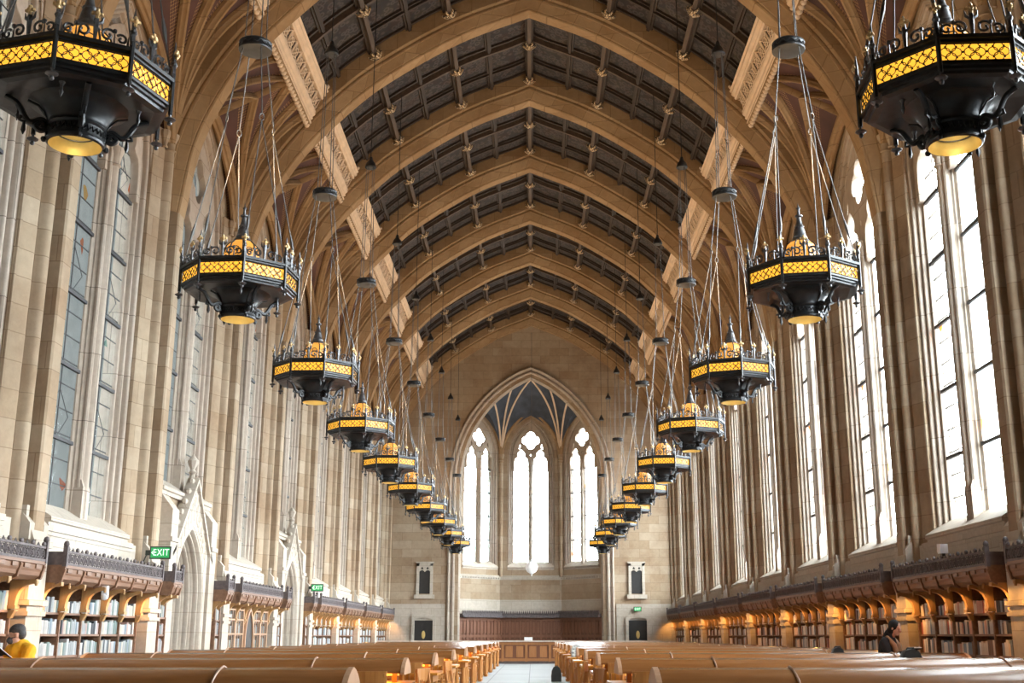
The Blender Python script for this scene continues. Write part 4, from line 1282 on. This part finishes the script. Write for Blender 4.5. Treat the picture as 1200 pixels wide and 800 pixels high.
def books(root, q, sg, kk, single, desc):
    side = 'right' if sg > 0 else 'left'; rr = random.Random(kk * 10 + sg)
    ups = q['ups']; C = len(ups) - 1
    rz = root.rotation_euler.z; mw = Matrix.Translation(root.location) @ Matrix.Rotation(rz, 4, 'Z')
    for col in range(C):
        for ri, z in enumerate(SHZ):
            if ri == 0: continue
            slots = fill_row(ups[col] + .035, ups[col + 1] - .035, z, rr, gap=rr.choice([0, 0, .05, .15]))
            hb = rr.uniform(.19, .27)
            if single and ri >= 2:
                seen = list(range(len(slots)))
                order = slots if sg < 0 else slots
                N = len(slots)
                rowname = {2: 'third', 3: 'second', 4: 'top'}[ri]
                # column order as seen in the photo, left to right
                lr = (lambda i, n: i) if True else None
                for bi, (y, w) in enumerate(slots):
                    nm = rr.choices([b[0] for b in BOOKC[side]], WT[side])[0]
                    h = min(hb * rr.uniform(.86, 1.14), .305); dep = rr.uniform(.16, .2)
                    m = MB(); book_box(m, -w / 2, w, h, dep, 0, -.315 + q['dx'])
                    o = m.build('book', bookmat(side, nm), None)
                    o.matrix_world = mw @ Matrix.Translation((0, y + w / 2, z + .001))
                    # seen from the aisle: left wall local y runs towards the viewer, right wall local y runs away
                    pos = N - bi
                    cpos = C - col
                    size = 'tall' if h > .27 else ('short' if h < .215 else 'mid-height')
                    lab = '%s %s book, %s from left, %s shelf, %s column of %s' % (size, nm, ORD[pos], rowname, ORD[cpos], desc)
                    tag(o, lab, 'book', 'single books on the %s' % desc)
            else:
                for (y, w) in slots:
                    nm = rr.choices([b[0] for b in BOOKC[side]], WT[side])[0]
                    key = (side, nm)
                    m = MB(); book_box(m, y, w, min(hb * rr.uniform(.86, 1.14), .305), .18, z + .001, -.315 + q['dx'])
                    t = REST.setdefault(key, MB())
                    t.add([mw @ Vector(v) for v in m.v], m.f)
for sg in (1, -1):
    side = 'right' if sg > 0 else 'left'
    for kk in range(2, 11):
        j = 11 - kk
        if sg < 0 and kk in (4, 6):
            for a, b, w in ((1.62 + .27, 2.52, 'nearer'), (-2.52, -1.89, 'farther')):
                # local y on the left wall points towards the viewer
                root, q = place_case(sg, kk, a, b, 1, 'narrow bookcase squeezed on the %s side of the %s gothic doorway' % (w, 'first' if kk == 4 else 'second'), lit=False)
                books(root, q, sg, kk * 100 + (a > 0), False, '')
            continue
        if sg < 0 and kk == 5:
            root, q = place_case(sg, kk, -2.5, 2.5, 5, 'pinkish oak bookcase with glazed lattice doors between the two gothic doorways', lit=False, glazed=True)
            books(root, q, sg, kk, False, '')
            for di, yc in enumerate((1.9, 1.0, -1.0, -1.9)):
                m = MB(); w = .41
                for e in (-w, w): m.box(-.26, -.22, yc + e - .035, yc + e + .035, .15, 2.02)
                for z in (.15, .55, .95, 1.35, 1.72, 1.98): m.box(-.255, -.225, yc - w, yc + w, z - .02, z + .02)
                for e in (-.14, .14): m.box(-.25, -.23, yc + e - .012, yc + e + .012, .15, 2.0)
                f = m.build('cabinet_door', M['hood_end'], root)
                m = MB(); m.add([(-.24, yc - w, .15), (-.24, yc + w, .15), (-.24, yc + w, 2.0), (-.24, yc - w, 2.0)], [(0, 1, 2, 3)]); m.build('door_pane', M['glass'], f)
            m = MB(); ap2 = arch_path(.42, .1, 1.2, .75, 8)
            m.prism([(u, z) for u, z in ap2], -.26, -.22, lambda p, q_, t: (t, p, q_))
            m.build('arched_panel', M['door'], root)
            m = MB(); sweep_arch(m, arch_path(.46, .1, 1.2, .8, 8), [(-.05, -.23), (-.05, -.30), (.03, -.30), (.03, -.23)]); m.build('panel_moulding', M['hood_end'], root)
            continue
        if kk == 3: lab = 'oak bookcase on the %s wall %s' % (side, 'behind the person in yellow' if sg < 0 else 'under the white box, full of colourful books')
        elif kk == 2: lab = 'nearest oak bookcase on the %s wall, cut by the photo edge' % side
        else: lab = 'canopied oak bookcase on the %s wall, %s from the far end' % (side, ORD[j])
        root, q = place_case(sg, kk, -2.52, 2.52, 5, lab)
        books(root, q, sg, kk, kk == 3, 'left bookcase' if sg < 0 else 'right bookcase')
n_ = sum(len(m.v) for m in REST.values())
# everything farther away: one object, one material slot per cloth colour
me = bpy.data.meshes.new('distant_books'); vs, fs, mi = [], [], []; mats = []
for key, m in REST.items():
    o_ = len(vs); vs += m.v; fs += [tuple(i + o_ for i in f) for f in m.f]; mi += [len(mats)] * len(m.f); mats.append(bookmat(*key))
me.from_pydata(vs, [], fs); 
for x in mats: me.materials.append(x)
me.polygons.foreach_set('material_index', mi); fix_normals(me)
obj('distant_books', me, label='all other books packed on the shelves along both walls', cat='books', kind='stuff')

# ------------------------------------------------------------------ reading tables with lamp hoods
TY = [10.0 + 4.3 * n for n in range(11)]
def make_table(x0, x1, hx0, hx1):
    root = empty('reading_table')
    m = MB(); yc = 0
    m.prism([(-.62, .725), (-.62, .755), (-.60, .765), (.60, .765), (.62, .755), (.62, .725)], x0, x1, lambda p, q, t: (t, p, q))
    m.build('tabletop', M['table'], root)
    m = MB(); m.box(x0 + .12, x1 - .12, -.5, -.47, .62, .725); m.box(x0 + .12, x1 - .12, .47, .5, .62, .725)
    m.build('apron', M['table'], root)
    for i in range(4):
        x = x0 + .12 + (x1 - x0 - .24) * i / 3
        m = MB(); m.box(x - .05, x + .05, -.52, .52, .62, .725); m.box(x - .05, x + .05, -.5, .5, .0, .08)
        for y in (-.42, .42):
            m.tube([(x, y, .06), (x, y, .14), (x, y, .3), (x, y, .5), (x, y, .64)], [.05, .04, .055, .04, .05], 8)
        m.build('trestle_leg', M['chair'], root, 40)
    H = [(-.36, .875), (-.355, .90), (-.31, .945), (-.22, .99), (-.11, 1.025), (0, 1.045)]
    H = H + [(-a, b) for a, b in reversed(H[:-1])]
    m = MB(); m.prism(H, hx0 + .02, hx1 - .02, lambda p, q, t: (t, p, q)); hood = m.build('lamp_hood', M['hood'], root, 25)
    for x, s in ((hx0, 1), (hx1, -1)):
        m = MB(); H2 = [(a * 1.07, .862 + (b - .875) * 1.1) for a, b in H]
        m.prism(H2, x, x + s * .045, lambda p, q, t: (t, p, q)); m.build('hood_end', M['hood_end'], root)
    m = MB(); x = hx0 + .35 * 0 + (hx0 + hx1) / 2
    for t in (.2, .8):
        xx = hx0 + (hx1 - hx0) * t
        m = MB(); pts = [(xx, a * 1.02, .875 + (b - .872) * 1.03) for a, b in H]; m.tube(pts, .010, 5); m.build('hood_joint', M['hood_end'], root, 60)
    for x in (hx0 + .15, (hx0 + hx1) / 2, hx1 - .15):
        m = MB(); m.box(x - .03, x + .03, -.05, .05, .76, .88); m.build('hood_post', M['hood'], root)
    m = MB(); m.tube([(hx0 + .1, 0, .855), (hx1 - .1, 0, .855)], .016, 6); m.build('lamp_tube', M['tube'], root)
    return root
tl = make_table(-6.9, -1.33, -6.85, -1.39); tr = make_table(1.02, 6.9, 1.10, 6.85)
for sg, pr in ((-1, tl), (1, tr)):
    side = 'left' if sg < 0 else 'right'
    for n, y in enumerate(TY):
        t = pr if n == 0 else copy_tree(pr)
        t.location = (0, y, 0)
        tag(t, 'long oak reading table with brown lamp hood, %s from the front %s of the aisle' % (ORD[n + 1], side), 'table', 'reading tables %s of the aisle' % side)
        L = bpy.data.lights.new('hood_lamp', 'AREA'); L.shape = 'RECTANGLE'; L.size = 5.2; L.size_y = .5; L.energy = 95; L.color = (1, .46, .07)
        o = bpy.data.objects.new('hood_lamp', L); COL.objects.link(o); o.parent = t; o.location = (sg * 4.1, 0, .868)
# ------------------------------------------------------------------ chairs
def make_chair():
    root = empty('reading_chair')      # faces local -y ... back at +y
    m = MB(); m.prism([(-.21, -.2), (-.23, 0), (-.2, .2), (.2, .2), (.23, 0), (.21, -.2)], .43, .465, lambda p, q, t: (p, q, t)); m.build('seat', M['chair'], root)
    for sx in (-1, 1):
        m = MB(); m.tube([(sx * .2, -.19, 0), (sx * .19, -.18, .44)], [.02, .026], 6); m.build('leg', M['chair'], root, 50)
        m = MB(); m.tube([(sx * .19, .25, 0), (sx * .19, .19, .44), (sx * .19, .20, .60), (sx * .20, .25, .90)], [.02, .026, .022, .018], 6); m.build('leg', M['chair'], root, 50)
    m = MB()
    for z0, z1, w in ((.77, .92, .23), (.56, .60, .2)):
        pts = [(-w, .0), (-w * .5, .03), (0, .04), (w * .5, .03), (w, 0)]
        poly = pts + [(a, b + .025) for a, b in reversed(pts)]
        m.prism([(a, b + (.2 if z0 < .7 else .225)) for a, b in poly], z0, z1, lambda p, q, t: (p, q, t))
    m.build('back_rail', M['chair'], root)
    for x in (-.12, -.04, .04, .12):
        m = MB(); m.tube([(x, .24, .58), (x, .262, .79)], .011, 5); m.build('back_spindle', M['chair'], root, 50)
    m = MB(); m.tube([(-.19, -.18, .16), (.19, -.18, .16)], .013, 5); m.tube([(-.195, -.18, .2), (-.19, .22, .2)], .013, 5); m.tube([(.195, -.18, .2), (.19, .22, .2)], .013, 5); m.build('stretcher', M['chair'], root, 50)
    return root
cp = make_chair(); used = False
def chair(x, y, rz, label, group):
    global used
    c = copy_tree(cp) if used else cp
    used = True
    c.location = (x, y, 0); c.rotation_euler = (0, 0, rz); tag(c, label, 'chair', group)
    return c
for sg in (-1, 1):
    side = 'left' if sg < 0 else 'right'; xe = -1.33 if sg < 0 else 1.02
    for n in range(0, 9):
        y = TY[n]
        g = 'oak chairs at the %s tables' % side
        for j in range(2):
            x = xe + sg * (.42 + .72 * j)
            pos = 'aisle' if j == 0 else 'second'
            if n >= 1: chair(x, y - .74, PI, 'oak spindle chair, %s seat on the near side of the %s %s table' % (pos, ORD[n + 1], side), g)
            chair(x, y + .74, 0, 'oak spindle chair, %s seat on the far side of the %s %s table' % (pos, ORD[n + 1], side), g)
        if n in (1, 2):
            chair(xe - sg * .34, y + .1, -sg * PI / 2 + (.25 * sg if n % 2 else -.15), 'oak spindle chair drawn to the aisle end of the %s %s table' % (ORD[n + 1], side), g)
# ------------------------------------------------------------------ desk, signs, small things
d = empty('information_desk', (-.2, 58.0, 0), label='panelled oak information desk closing the far end of the aisle', cat='desk')
m = MB(); m.box(-7.2, 7.2, -.05, .5, 0, 1.02); m.build('carcass', M['panel_frame'], d)
m = MB()
for x in [-6.9 + 1.15 * i for i in range(13)]: m.box(x - .06, x + .06, -.1, -.05, .1, 1.0)
m.box(-7.2, 7.2, -.09, -.05, .88, 1.0); m.box(-7.2, 7.2, -.09, -.05, .12, .24)
for i in range(12):
    x = -6.9 + 1.15 * (i + .5)
    for e in (-.26, .26): m.box(x + e - .17, x + e + .17, -.075, -.05, .3, .82)
m.build('panelling', M['desk'], d)
m = MB(); m.box(-7.25, 7.25, -.16, .6, 1.02, 1.08); m.build('counter_top', M['desk_top'], d)
m = MB(); m.box(-7.2, 7.2, -.08, .5, 0, .11); m.build('plinth', M['crest'], d)
m = empty('desk_sign', (-.1, 58.1, 1.08), label='small white sign standing on the information desk', cat='sign')
q = MB(); q.prism([(-.03, 0), (.0, .16), (.012, .16), (.03, 0)], -.2, .2, lambda p, q_, t: (t, p, q_)); q.build('card', M['white'], m)
def exit_sign(loc, arrow, label, rz=0):
    r = empty('exit_sign', loc, rz, label=label, cat='exit sign')
    m = MB(); m.box(-.21, .21, -.03, .03, -.125, .125); m.build('sign_case', M['exit_case'], r)
    m = MB(); m.box(-.185, .185, -.036, -.03, -.10, .10); m.build('sign_face', M['exit_green'], r)
    o = obj('sign_letters', text_mesh('EXIT', .185, M['exit_white']), r, (.02 if arrow else 0, -.04, 0)); o.scale = (.78, 1, 1)
    if arrow:
        m = MB(); m.prism([(-.175, 0), (-.145, .035), (-.145, -.035)], -.044, -.036, lambda p, q, t: (p, t, q)); m.build('sign_arrow', M['exit_white'], r)
    m = MB()
    if arrow: m.box(-.30, -.2, -.02, .02, -.05, .05); m.tube([(-.28, 0, -.04), (-.34, 0, -.2), (-.40, 0, -.38)], .012, 5)
    else: m.box(-.05, .05, .02, .1, -.05, .05)
    m.build('sign_bracket', M['exit_case'], r)
    return r
exit_sign((-7.38, PY(4) - .8, 2.92), True, 'green exit sign with left arrow on bracket near the first gothic doorway')
exit_sign((-7.38, PY(7) - .8, 2.92), True, 'smaller green exit sign farther along the left wall')
exit_sign((5.85, YE - .2, 2.72), False, 'small green exit sign above the black door right of the apse')
r = empty('white_projector_box', (7.44, 20.9, 2.73), label='small white box on the cresting of the right bookcase', cat='device')
m = MB(); m.prism([(-.08, .0), (-.09, .16), (.08, .17), (.09, .03), (.04, -.01)], -.07, .07, lambda p, q, t: (t, p, q)); m.build('housing', M['white'], r)
m = MB(); m.box(-.03, .03, -.04, .04, -.05, .03); m.build('foot', M['iron'], r)
r = empty('white_camera', (-7.5, 20.95, 1.92), label='small white device clipped under the left bookcase canopy', cat='device')
m = MB(); m.ball((0, 0, .06), .07, 10, 6); m.box(-.05, .05, -.05, .05, .08, .24); m.build('housing', M['white'], r, 40)
def bag(loc, w, h, mat, label, name='backpack'):
    r = empty(name, loc, label=label, cat='bag')
    prof = [(-.5, 0), (-.52, .35), (-.46, .7), (-.30, .93), (0, 1.0), (.30, .93), (.46, .7), (.52, .35), (.5, 0)]
    m = MB()
    rings = [(1.0, -.5), (1.06, -.2), (1.06, .2), (.9, .48), (.6, .56)]
    n = len(prof); v = []; f = []
    for sc_, yy in rings:
        for a, b in prof: v.append((a * w * sc_, yy * w * .7, b * h * (.92 + .08 * sc_)))
    for i in range(len(rings) - 1): f += [(i * n + k_, i * n + (k_ + 1) % n, (i + 1) * n + (k_ + 1) % n, (i + 1) * n + k_) for k_ in range(n)]
    f += [tuple(range(n)), tuple(range((len(rings) - 1) * n, len(rings) * n))]
    m.add(v, f); m.build('bag_body', mat, r, 50)
    m = MB(); m.tube([(-.05, -.1 * w, h * .97), (-.04, -.1 * w, h * 1.02), (.04, -.1 * w, h * 1.02), (.05, -.1 * w, h * .97)], .010, 5); m.build('handle', mat, r)
    m = MB(); m.tube([(-.2 * w, .42 * w, h * .15), (-.2 * w, .45 * w, h * .55), (.2 * w, .45 * w, h * .55), (.2 * w, .42 * w, h * .15)], .012, 5); m.build('front_pocket', mat, r)
    return r
bag((4.78, TY[1] + .49, .766), .27, .38, M['black_bag'], 'larger rounded black bag on the second right reading table')
bag((4.98, TY[2] + .49, .766), .22, .36, M['black_bag'], 'smaller black bag on the third right reading table')
bag((.80, 35.2, 0), .28, .44, M['black_bag'], 'black backpack on the floor by the right end of the aisle')
bag((1.25, TY[5] - .49, .766), .26, .32, M['fabric_mix'], 'black and white patterned bag on a right table end', 'tote_bag')
bag((-1.75, TY[1] - .74, .466), .34, .36, M['black_bag'], 'dark bag on the aisle chair of the second left table')
# ------------------------------------------------------------------ people
def limb(m, pts, rad, n=10):
    """tapered chain with rounded ends"""
    P = [Vector(p) for p in pts]
    m.tube(P, rad, n)
    for p, r in zip(P, rad): m.ball(p, r, n, 6)
def hand(m, w, d, up, side, curl=.5):
    """palm and five fingers from wrist w pointing along d"""
    d = Vector(d).normalized(); up = Vector(up); up = (up - d * up.dot(d)).normalized(); s = d.cross(up) * side
    w = Vector(w)
    for k_ in range(4):
        b = w + s * (-.027 + .018 * k_)
        limb(m, [w + s * (-.018 + .012 * k_), b + d * .085], [.019, .014], 6)
        L = (.066, .074, .070, .055)[k_]
        p = b + d * .085; a = 0
        pts = [p]
        for seg in (.45, .32, .23):
            a += curl * (.9 if seg > .4 else .8); q = pts[-1] + (d * math.cos(a) - up * math.sin(a)) * (L * seg); pts.append(q)
        limb(m, pts, [.0095, .009, .0085, .0075], 6)
    t0 = w + d * .025 - s * .03
    limb(m, [t0, t0 + d * .03 - s * .022 - up * .01, t0 + d * .06 - s * .025 - up * .022], [.013, .011, .009], 6)
def head(m, c, f, u):
    """head centre c, facing f, up u; about .22 m high"""
    f = Vector(f).normalized(); u = Vector(u).normalized(); u = (u - f * u.dot(f)).normalized(); r = f.cross(u)
    c = Vector(c)
    def P(a, b, z): return c + f * a + r * b + u * z
    def ell(cc, ra, rb, rz_, n=14, k_=9):
        o = MB(); o.ball((0, 0, 0), 1, n, k_); m.add([cc + f * (v[0] * ra) + r * (v[1] * rb) + u * (v[2] * rz_) for v in map(Vector, o.v)], o.f)
    ell(P(-.012, 0, .025), .098, .077, .095); ell(P(.022, 0, -.035), .070, .060, .085)
    ell(P(.055, 0, -.085), .030, .032, .026)
    limb(m, [P(.088, 0, .015), P(.112, 0, -.028)], [.010, .016], 6)
    ell(P(.088, 0, -.062), .010, .026, .010)
    ell(P(.082, 0, .022), .012, .05, .010)
    for s_ in (-1, 1):
        ell(P(-.008, s_ * .078, -.01), .020, .010, .032, 8, 6)
        ell(P(.080, s_ * .032, .004), .010, .014, .008, 8, 6)
    return P, ell
def remesh(m, name, mat, vox, parent, smooth=4):
    me = m.mesh(name, mat); o = obj(name, me, parent)
    md = o.modifiers.new('union', 'REMESH'); md.mode = 'VOXEL'; md.voxel_size = vox; md.use_smooth_shade = True
    ms_ = o.modifiers.new('relax', 'SMOOTH'); ms_.iterations = smooth; ms_.factor = .5
    dg = bpy.context.evaluated_depsgraph_get()
    me2 = bpy.data.meshes.new_from_object(o.evaluated_get(dg)); o.modifiers.clear(); o.data = me2; me2.materials.clear(); me2.materials.append(mat)
    me2.shade_smooth()
    return o
def open_book(parent, c, rz, tilt, mat, name='open_book', label=None):
    b = empty(name, c, label=label, cat='book'); b.rotation_euler = (tilt, 0, rz)
    for s_ in (-1, 1):
        m = MB(); m.prism([(0, 0), (s_ * .04, .022), (s_ * .10, .022), (s_ * .15, .008), (s_ * .15, 0)], -.11, .11, lambda p, q, t: (p, t, q)); m.build('page_block', M['paper'], b, 30)
    m = MB(); m.box(-.158, .158, -.117, .117, -.008, 0); m.build('cover', mat, b)
    return b
# person in yellow at the far side of the second left table, turned to the left
x, y = -6.44, TY[1] + .93
p = empty('person', (x, y, 0), label='person in yellow sweatshirt and dark face mask reading at the second left table', cat='person')
f = Vector((-.55, -.83, 0)).normalized(); FH = Vector((-.95, -.30, 0)).normalized()
r = f.cross(Vector((0, 0, 1)))
U = Vector((0, 0, 1))
def W(a, b, z): return f * a + r * b + U * z
bd = MB()
P, ell = head(bd, W(.08, 0, 1.315), FH * .97 - U * .22, U + FH * .2)
limb(bd, [W(.02, 0, 1.12), W(.06, 0, 1.20), W(.08, 0, 1.27)], [.075, .056, .056])
limb(bd, [W(-.06, 0, .52), W(-.05, 0, .72), W(-.02, 0, .96), W(.0, 0, 1.11)], [.15, .135, .15, .12])
for s_ in (-1, 1):
    limb(bd, [W(0, s_ * .05, 1.14), W(.0, s_ * .18, 1.12)], [.07, .062])
    limb(bd, [W(-.02, s_ * .09, .52), W(.40, s_ * .11, .50)], [.085, .062]); limb(bd, [W(.40, s_ * .11, .50), W(.42, s_ * .11, .09)], [.058, .04])
    limb(bd, [W(.40, s_ * .11, .05), W(.56, s_ * .12, .035)], [.045, .033])
    el = W(.14, s_ * .28, .89); wr = W(.32, s_ * .15, 1.04)
    limb(bd, [W(.0, s_ * .19, 1.11), el], [.05, .040]); limb(bd, [el, wr], [.040, .027])
    hand(bd, wr, W(1, -s_ * .25, .1), U, s_, .6)
remesh(bd, 'body', M['skin'], .007, p)
cl = MB()
limb(cl, [W(-.06, 0, .50), W(-.05, 0, .72), W(-.02, 0, .96), W(.0, 0, 1.11)], [.18, .175, .19, .16])
limb(cl, [W(.02, 0, 1.13), W(.04, 0, 1.18)], [.10, .078])
for s_ in (-1, 1):
    limb(cl, [W(0, s_ * .06, 1.145), W(.0, s_ * .19, 1.12)], [.09, .088])
    limb(cl, [W(.0, s_ * .20, 1.11), W(.14, s_ * .28, .89)], [.082, .07]); limb(cl, [W(.14, s_ * .28, .89), W(.30, s_ * .16, 1.03)], [.068, .05])
remesh(cl, 'sweatshirt', M['yellow'], .009, p)
tr_ = MB()
for s_ in (-1, 1):
    limb(tr_, [W(-.04, s_ * .08, .53), W(.40, s_ * .11, .505)], [.115, .078]); limb(tr_, [W(.40, s_ * .11, .505), W(.42, s_ * .11, .12)], [.074, .062])
remesh(tr_, 'trousers', M['trouser'], .01, p)
hm = MB()
hf = (FH * .97 - U * .22).normalized(); hu = (U + FH * .2); hu = (hu - hf * hu.dot(hf)).normalized(); hc = W(.08, 0, 1.315); r = hf.cross(hu)
def E(m, a, b, z, ra, rb, rz_):
    o = MB(); o.ball((0, 0, 0), 1, 16, 10); cc = hc + hf * a + r * b + hu * z
    m.add([cc + hf * (v[0] * ra) + r * (v[1] * rb) + hu * (v[2] * rz_) for v in map(Vector, o.v)], o.f)
E(hm, -.022, 0, .052, .103, .084, .084); E(hm, -.055, 0, .0, .068, .074, .075)
remesh(hm, 'hair', M['hair'], .008, p, 3)
mk = MB(); E(mk, .070, 0, -.055, .052, .062, .050)
E(mk, .03, 0, -.03, .06, .081, .006)
remesh(mk, 'face_mask', M['mask'], .006, p, 2)
r = f.cross(U)
sh = MB()
for s_ in (-1, 1): limb(sh, [W(.37, s_ * .11, .05), W(.58, s_ * .12, .04)], [.055, .042])
remesh(sh, 'shoes', M['black'], .01, p)
chair(x - .06, y + .02, math.atan2(f.y, f.x) + PI / 2, 'oak spindle chair under the person in yellow', 'oak chairs at the left tables')
open_book(None, (x + f.x * .40 + .09, y + f.y * .40, 1.10), math.atan2(f.y, f.x) - PI / 2, .6, M['black'], 'open_book', 'open book with white page edges held up by the person in yellow')
# person in black standing by the right bookcase with an open book
x, y = 6.12, 20.1
p = empty('person', (x, y, 0), label='person in black coat and hood reading a book by the right bookcase', cat='person')
f = Vector((.72, -.69, 0)).normalized(); r = f.cross(U)
bd = MB()
hd_f = (f - U * .35).normalized()
P, ell = head(bd, W(.13, 0, 1.43), hd_f, U + f * .35)
limb(bd, [W(.0, 0, 1.20), W(.05, 0, 1.29), W(.10, 0, 1.36)], [.07, .052, .052])
limb(bd, [W(-.06, 0, .84), W(-.04, 0, 1.0), W(-.02, 0, 1.14), W(.0, 0, 1.19)], [.14, .12, .13, .11])
for s_ in (-1, 1):
    limb(bd, [W(0, s_ * .04, 1.21), W(.0, s_ * .15, 1.20)], [.065, .055])
    limb(bd, [W(-.06, s_ * .085, .82), W(-.02, s_ * .09, .45), W(-.06, s_ * .09, .08)], [.088, .058, .038])
    limb(bd, [W(-.06, s_ * .09, .05), W(.12, s_ * .10, .03)], [.042, .03])
    el = W(.10, s_ * .22, .94); wr = W(.33, s_ * .13, 1.02)
    limb(bd, [W(.0, s_ * .16, 1.19), el], [.046, .036]); limb(bd, [el, wr], [.036, .025])
    hand(bd, wr, W(1, -s_ * .2, .25), U, s_, .7)
remesh(bd, 'body', M['skin'], .007, p)
cl = MB()
limb(cl, [W(-.06, 0, .62), W(-.06, 0, .84), W(-.04, 0, 1.0), W(-.02, 0, 1.13), W(.0, 0, 1.2)], [.20, .18, .165, .165, .13])
for s_ in (-1, 1):
    limb(cl, [W(0, s_ * .04, 1.22), W(.0, s_ * .16, 1.20)], [.085, .075]); limb(cl, [W(.0, s_ * .165, 1.19), W(.10, s_ * .225, .94)], [.072, .064]); limb(cl, [W(.10, s_ * .225, .94), W(.31, s_ * .14, 1.015)], [.062, .05])
limb(cl, [W(-.02, 0, 1.24), W(.02, 0, 1.33)], [.10, .09])
remesh(cl, 'coat', M['black'], .009, p)
tr_ = MB()
for s_ in (-1, 1): limb(tr_, [W(-.06, s_ * .085, .82), W(-.02, s_ * .09, .45), W(-.06, s_ * .09, .10)], [.10, .075, .065])
remesh(tr_, 'trousers', M['trouser'], .01, p)
hc = W(.13, 0, 1.43); hf = hd_f; hu = U + f * .35; hu = (hu - hf * hu.dot(hf)).normalized()
hm = MB(); E(hm, -.028, 0, .03, .105, .092, .10); E(hm, -.05, 0, -.06, .075, .085, .09); remesh(hm, 'hood', M['black'], .008, p, 3)
sf = MB(); 
for s_ in (-1, 1): limb(sf, [W(.02, s_ * .09, 1.27), W(.13, s_ * .07, 1.15), W(.16, s_ * .06, .98), W(.17, s_ * .05, .86)], [.04, .045, .045, .04])
remesh(sf, 'scarf', M['tan'], .009, p)
sh = MB()
for s_ in (-1, 1): limb(sh, [W(-.09, s_ * .09, .05), W(.14, s_ * .10, .035)], [.052, .04])
remesh(sh, 'shoes', M['black'], .01, p)
open_book(None, (x + f.x * .40, y + f.y * .40, 1.07), math.atan2(f.y, f.x) - PI / 2, .30, M['black'], 'open_book', 'open book held by the person in black')
# ------------------------------------------------------------------ daylight, camera, output
w = bpy.data.worlds.new('sky'); sc.world = w; w.use_nodes = True
nt = w.node_tree; bg = nt.nodes['Background']
tc = nt.nodes.new('ShaderNodeTexCoord'); sp = nt.nodes.new('ShaderNodeSeparateXYZ'); nt.links.new(tc.outputs['Generated'], sp.inputs[0])
rp = nt.nodes.new('ShaderNodeMapRange'); nt.links.new(sp.outputs[0], rp.inputs[0])
rp.inputs[1].default_value = -.17; rp.inputs[2].default_value = -.09; rp.inputs[3].default_value = SKY_DIM; rp.inputs[4].default_value = SKY_BRIGHT
cr = nt.nodes.new('ShaderNodeMix'); cr.data_type = 'RGBA'
mr = nt.nodes.new('ShaderNodeMapRange'); nt.links.new(sp.outputs[0], mr.inputs[0]); mr.inputs[1].default_value = -.17; mr.inputs[2].default_value = -.09
nt.links.new(mr.outputs[0], cr.inputs[0]); cr.inputs[6].default_value = (.88, .96, .95, 1); cr.inputs[7].default_value = (.88, .95, 1.0, 1)
nt.links.new(cr.outputs[2], bg.inputs[0]); el = nt.nodes.new('ShaderNodeMath'); el.operation = 'MULTIPLY_ADD'; nt.links.new(sp.outputs[2], el.inputs[0]); el.inputs[1].default_value = .5; el.inputs[2].default_value = .5
er = nt.nodes.new('ShaderNodeValToRGB'); nt.links.new(el.outputs[0], er.inputs[0])
ee = er.color_ramp.elements
ee.new(.5); ee.new(.5)
for e_, (p_, v_) in zip(ee, ((.46, .10), (.505, 1.0), (.68, .95), (.85, .38))): e_.position = p_; e_.color = (v_, v_, v_, 1)
ml = nt.nodes.new('ShaderNodeMath'); ml.operation = 'MULTIPLY'; nt.links.new(rp.outputs[0], ml.inputs[0]); nt.links.new(er.outputs[0], ml.inputs[1])
nt.links.new(ml.outputs[0], bg.inputs[1])
cam = bpy.data.cameras.new('camera'); cam.sensor_width = 36; cam.lens = 1350 * 36 / 1200; cam.shift_x = -24 / 1200; cam.clip_end = 300; cam.clip_start = .05
co = bpy.data.objects.new('camera', cam); COL.objects.link(co)
co.location = (.1, 0, 1.3); co.rotation_euler = (math.radians(90 + 14.33), 0, 0)
sc.camera = co
sc.view_settings.view_transform = 'Standard'; sc.view_settings.look = 'None'; sc.view_settings.gamma = 1; sc.view_settings.use_curve_mapping = False
sc.view_settings.exposure = EXPOSURE
cy = sc.cycles
cy.use_denoising = True; cy.max_bounces = 10; cy.diffuse_bounces = 5; cy.glossy_bounces = 3; cy.transmission_bounces = 4; cy.transparent_max_bounces = 12
cy.sample_clamp_indirect = 6; cy.use_fast_gi = False; cy.caustics_reflective = False; cy.caustics_refractive = False
try: cy.denoiser = 'OPENIMAGEDENOISE'; cy.denoising_input_passes = 'RGB_ALBEDO_NORMAL'
except Exception: pass
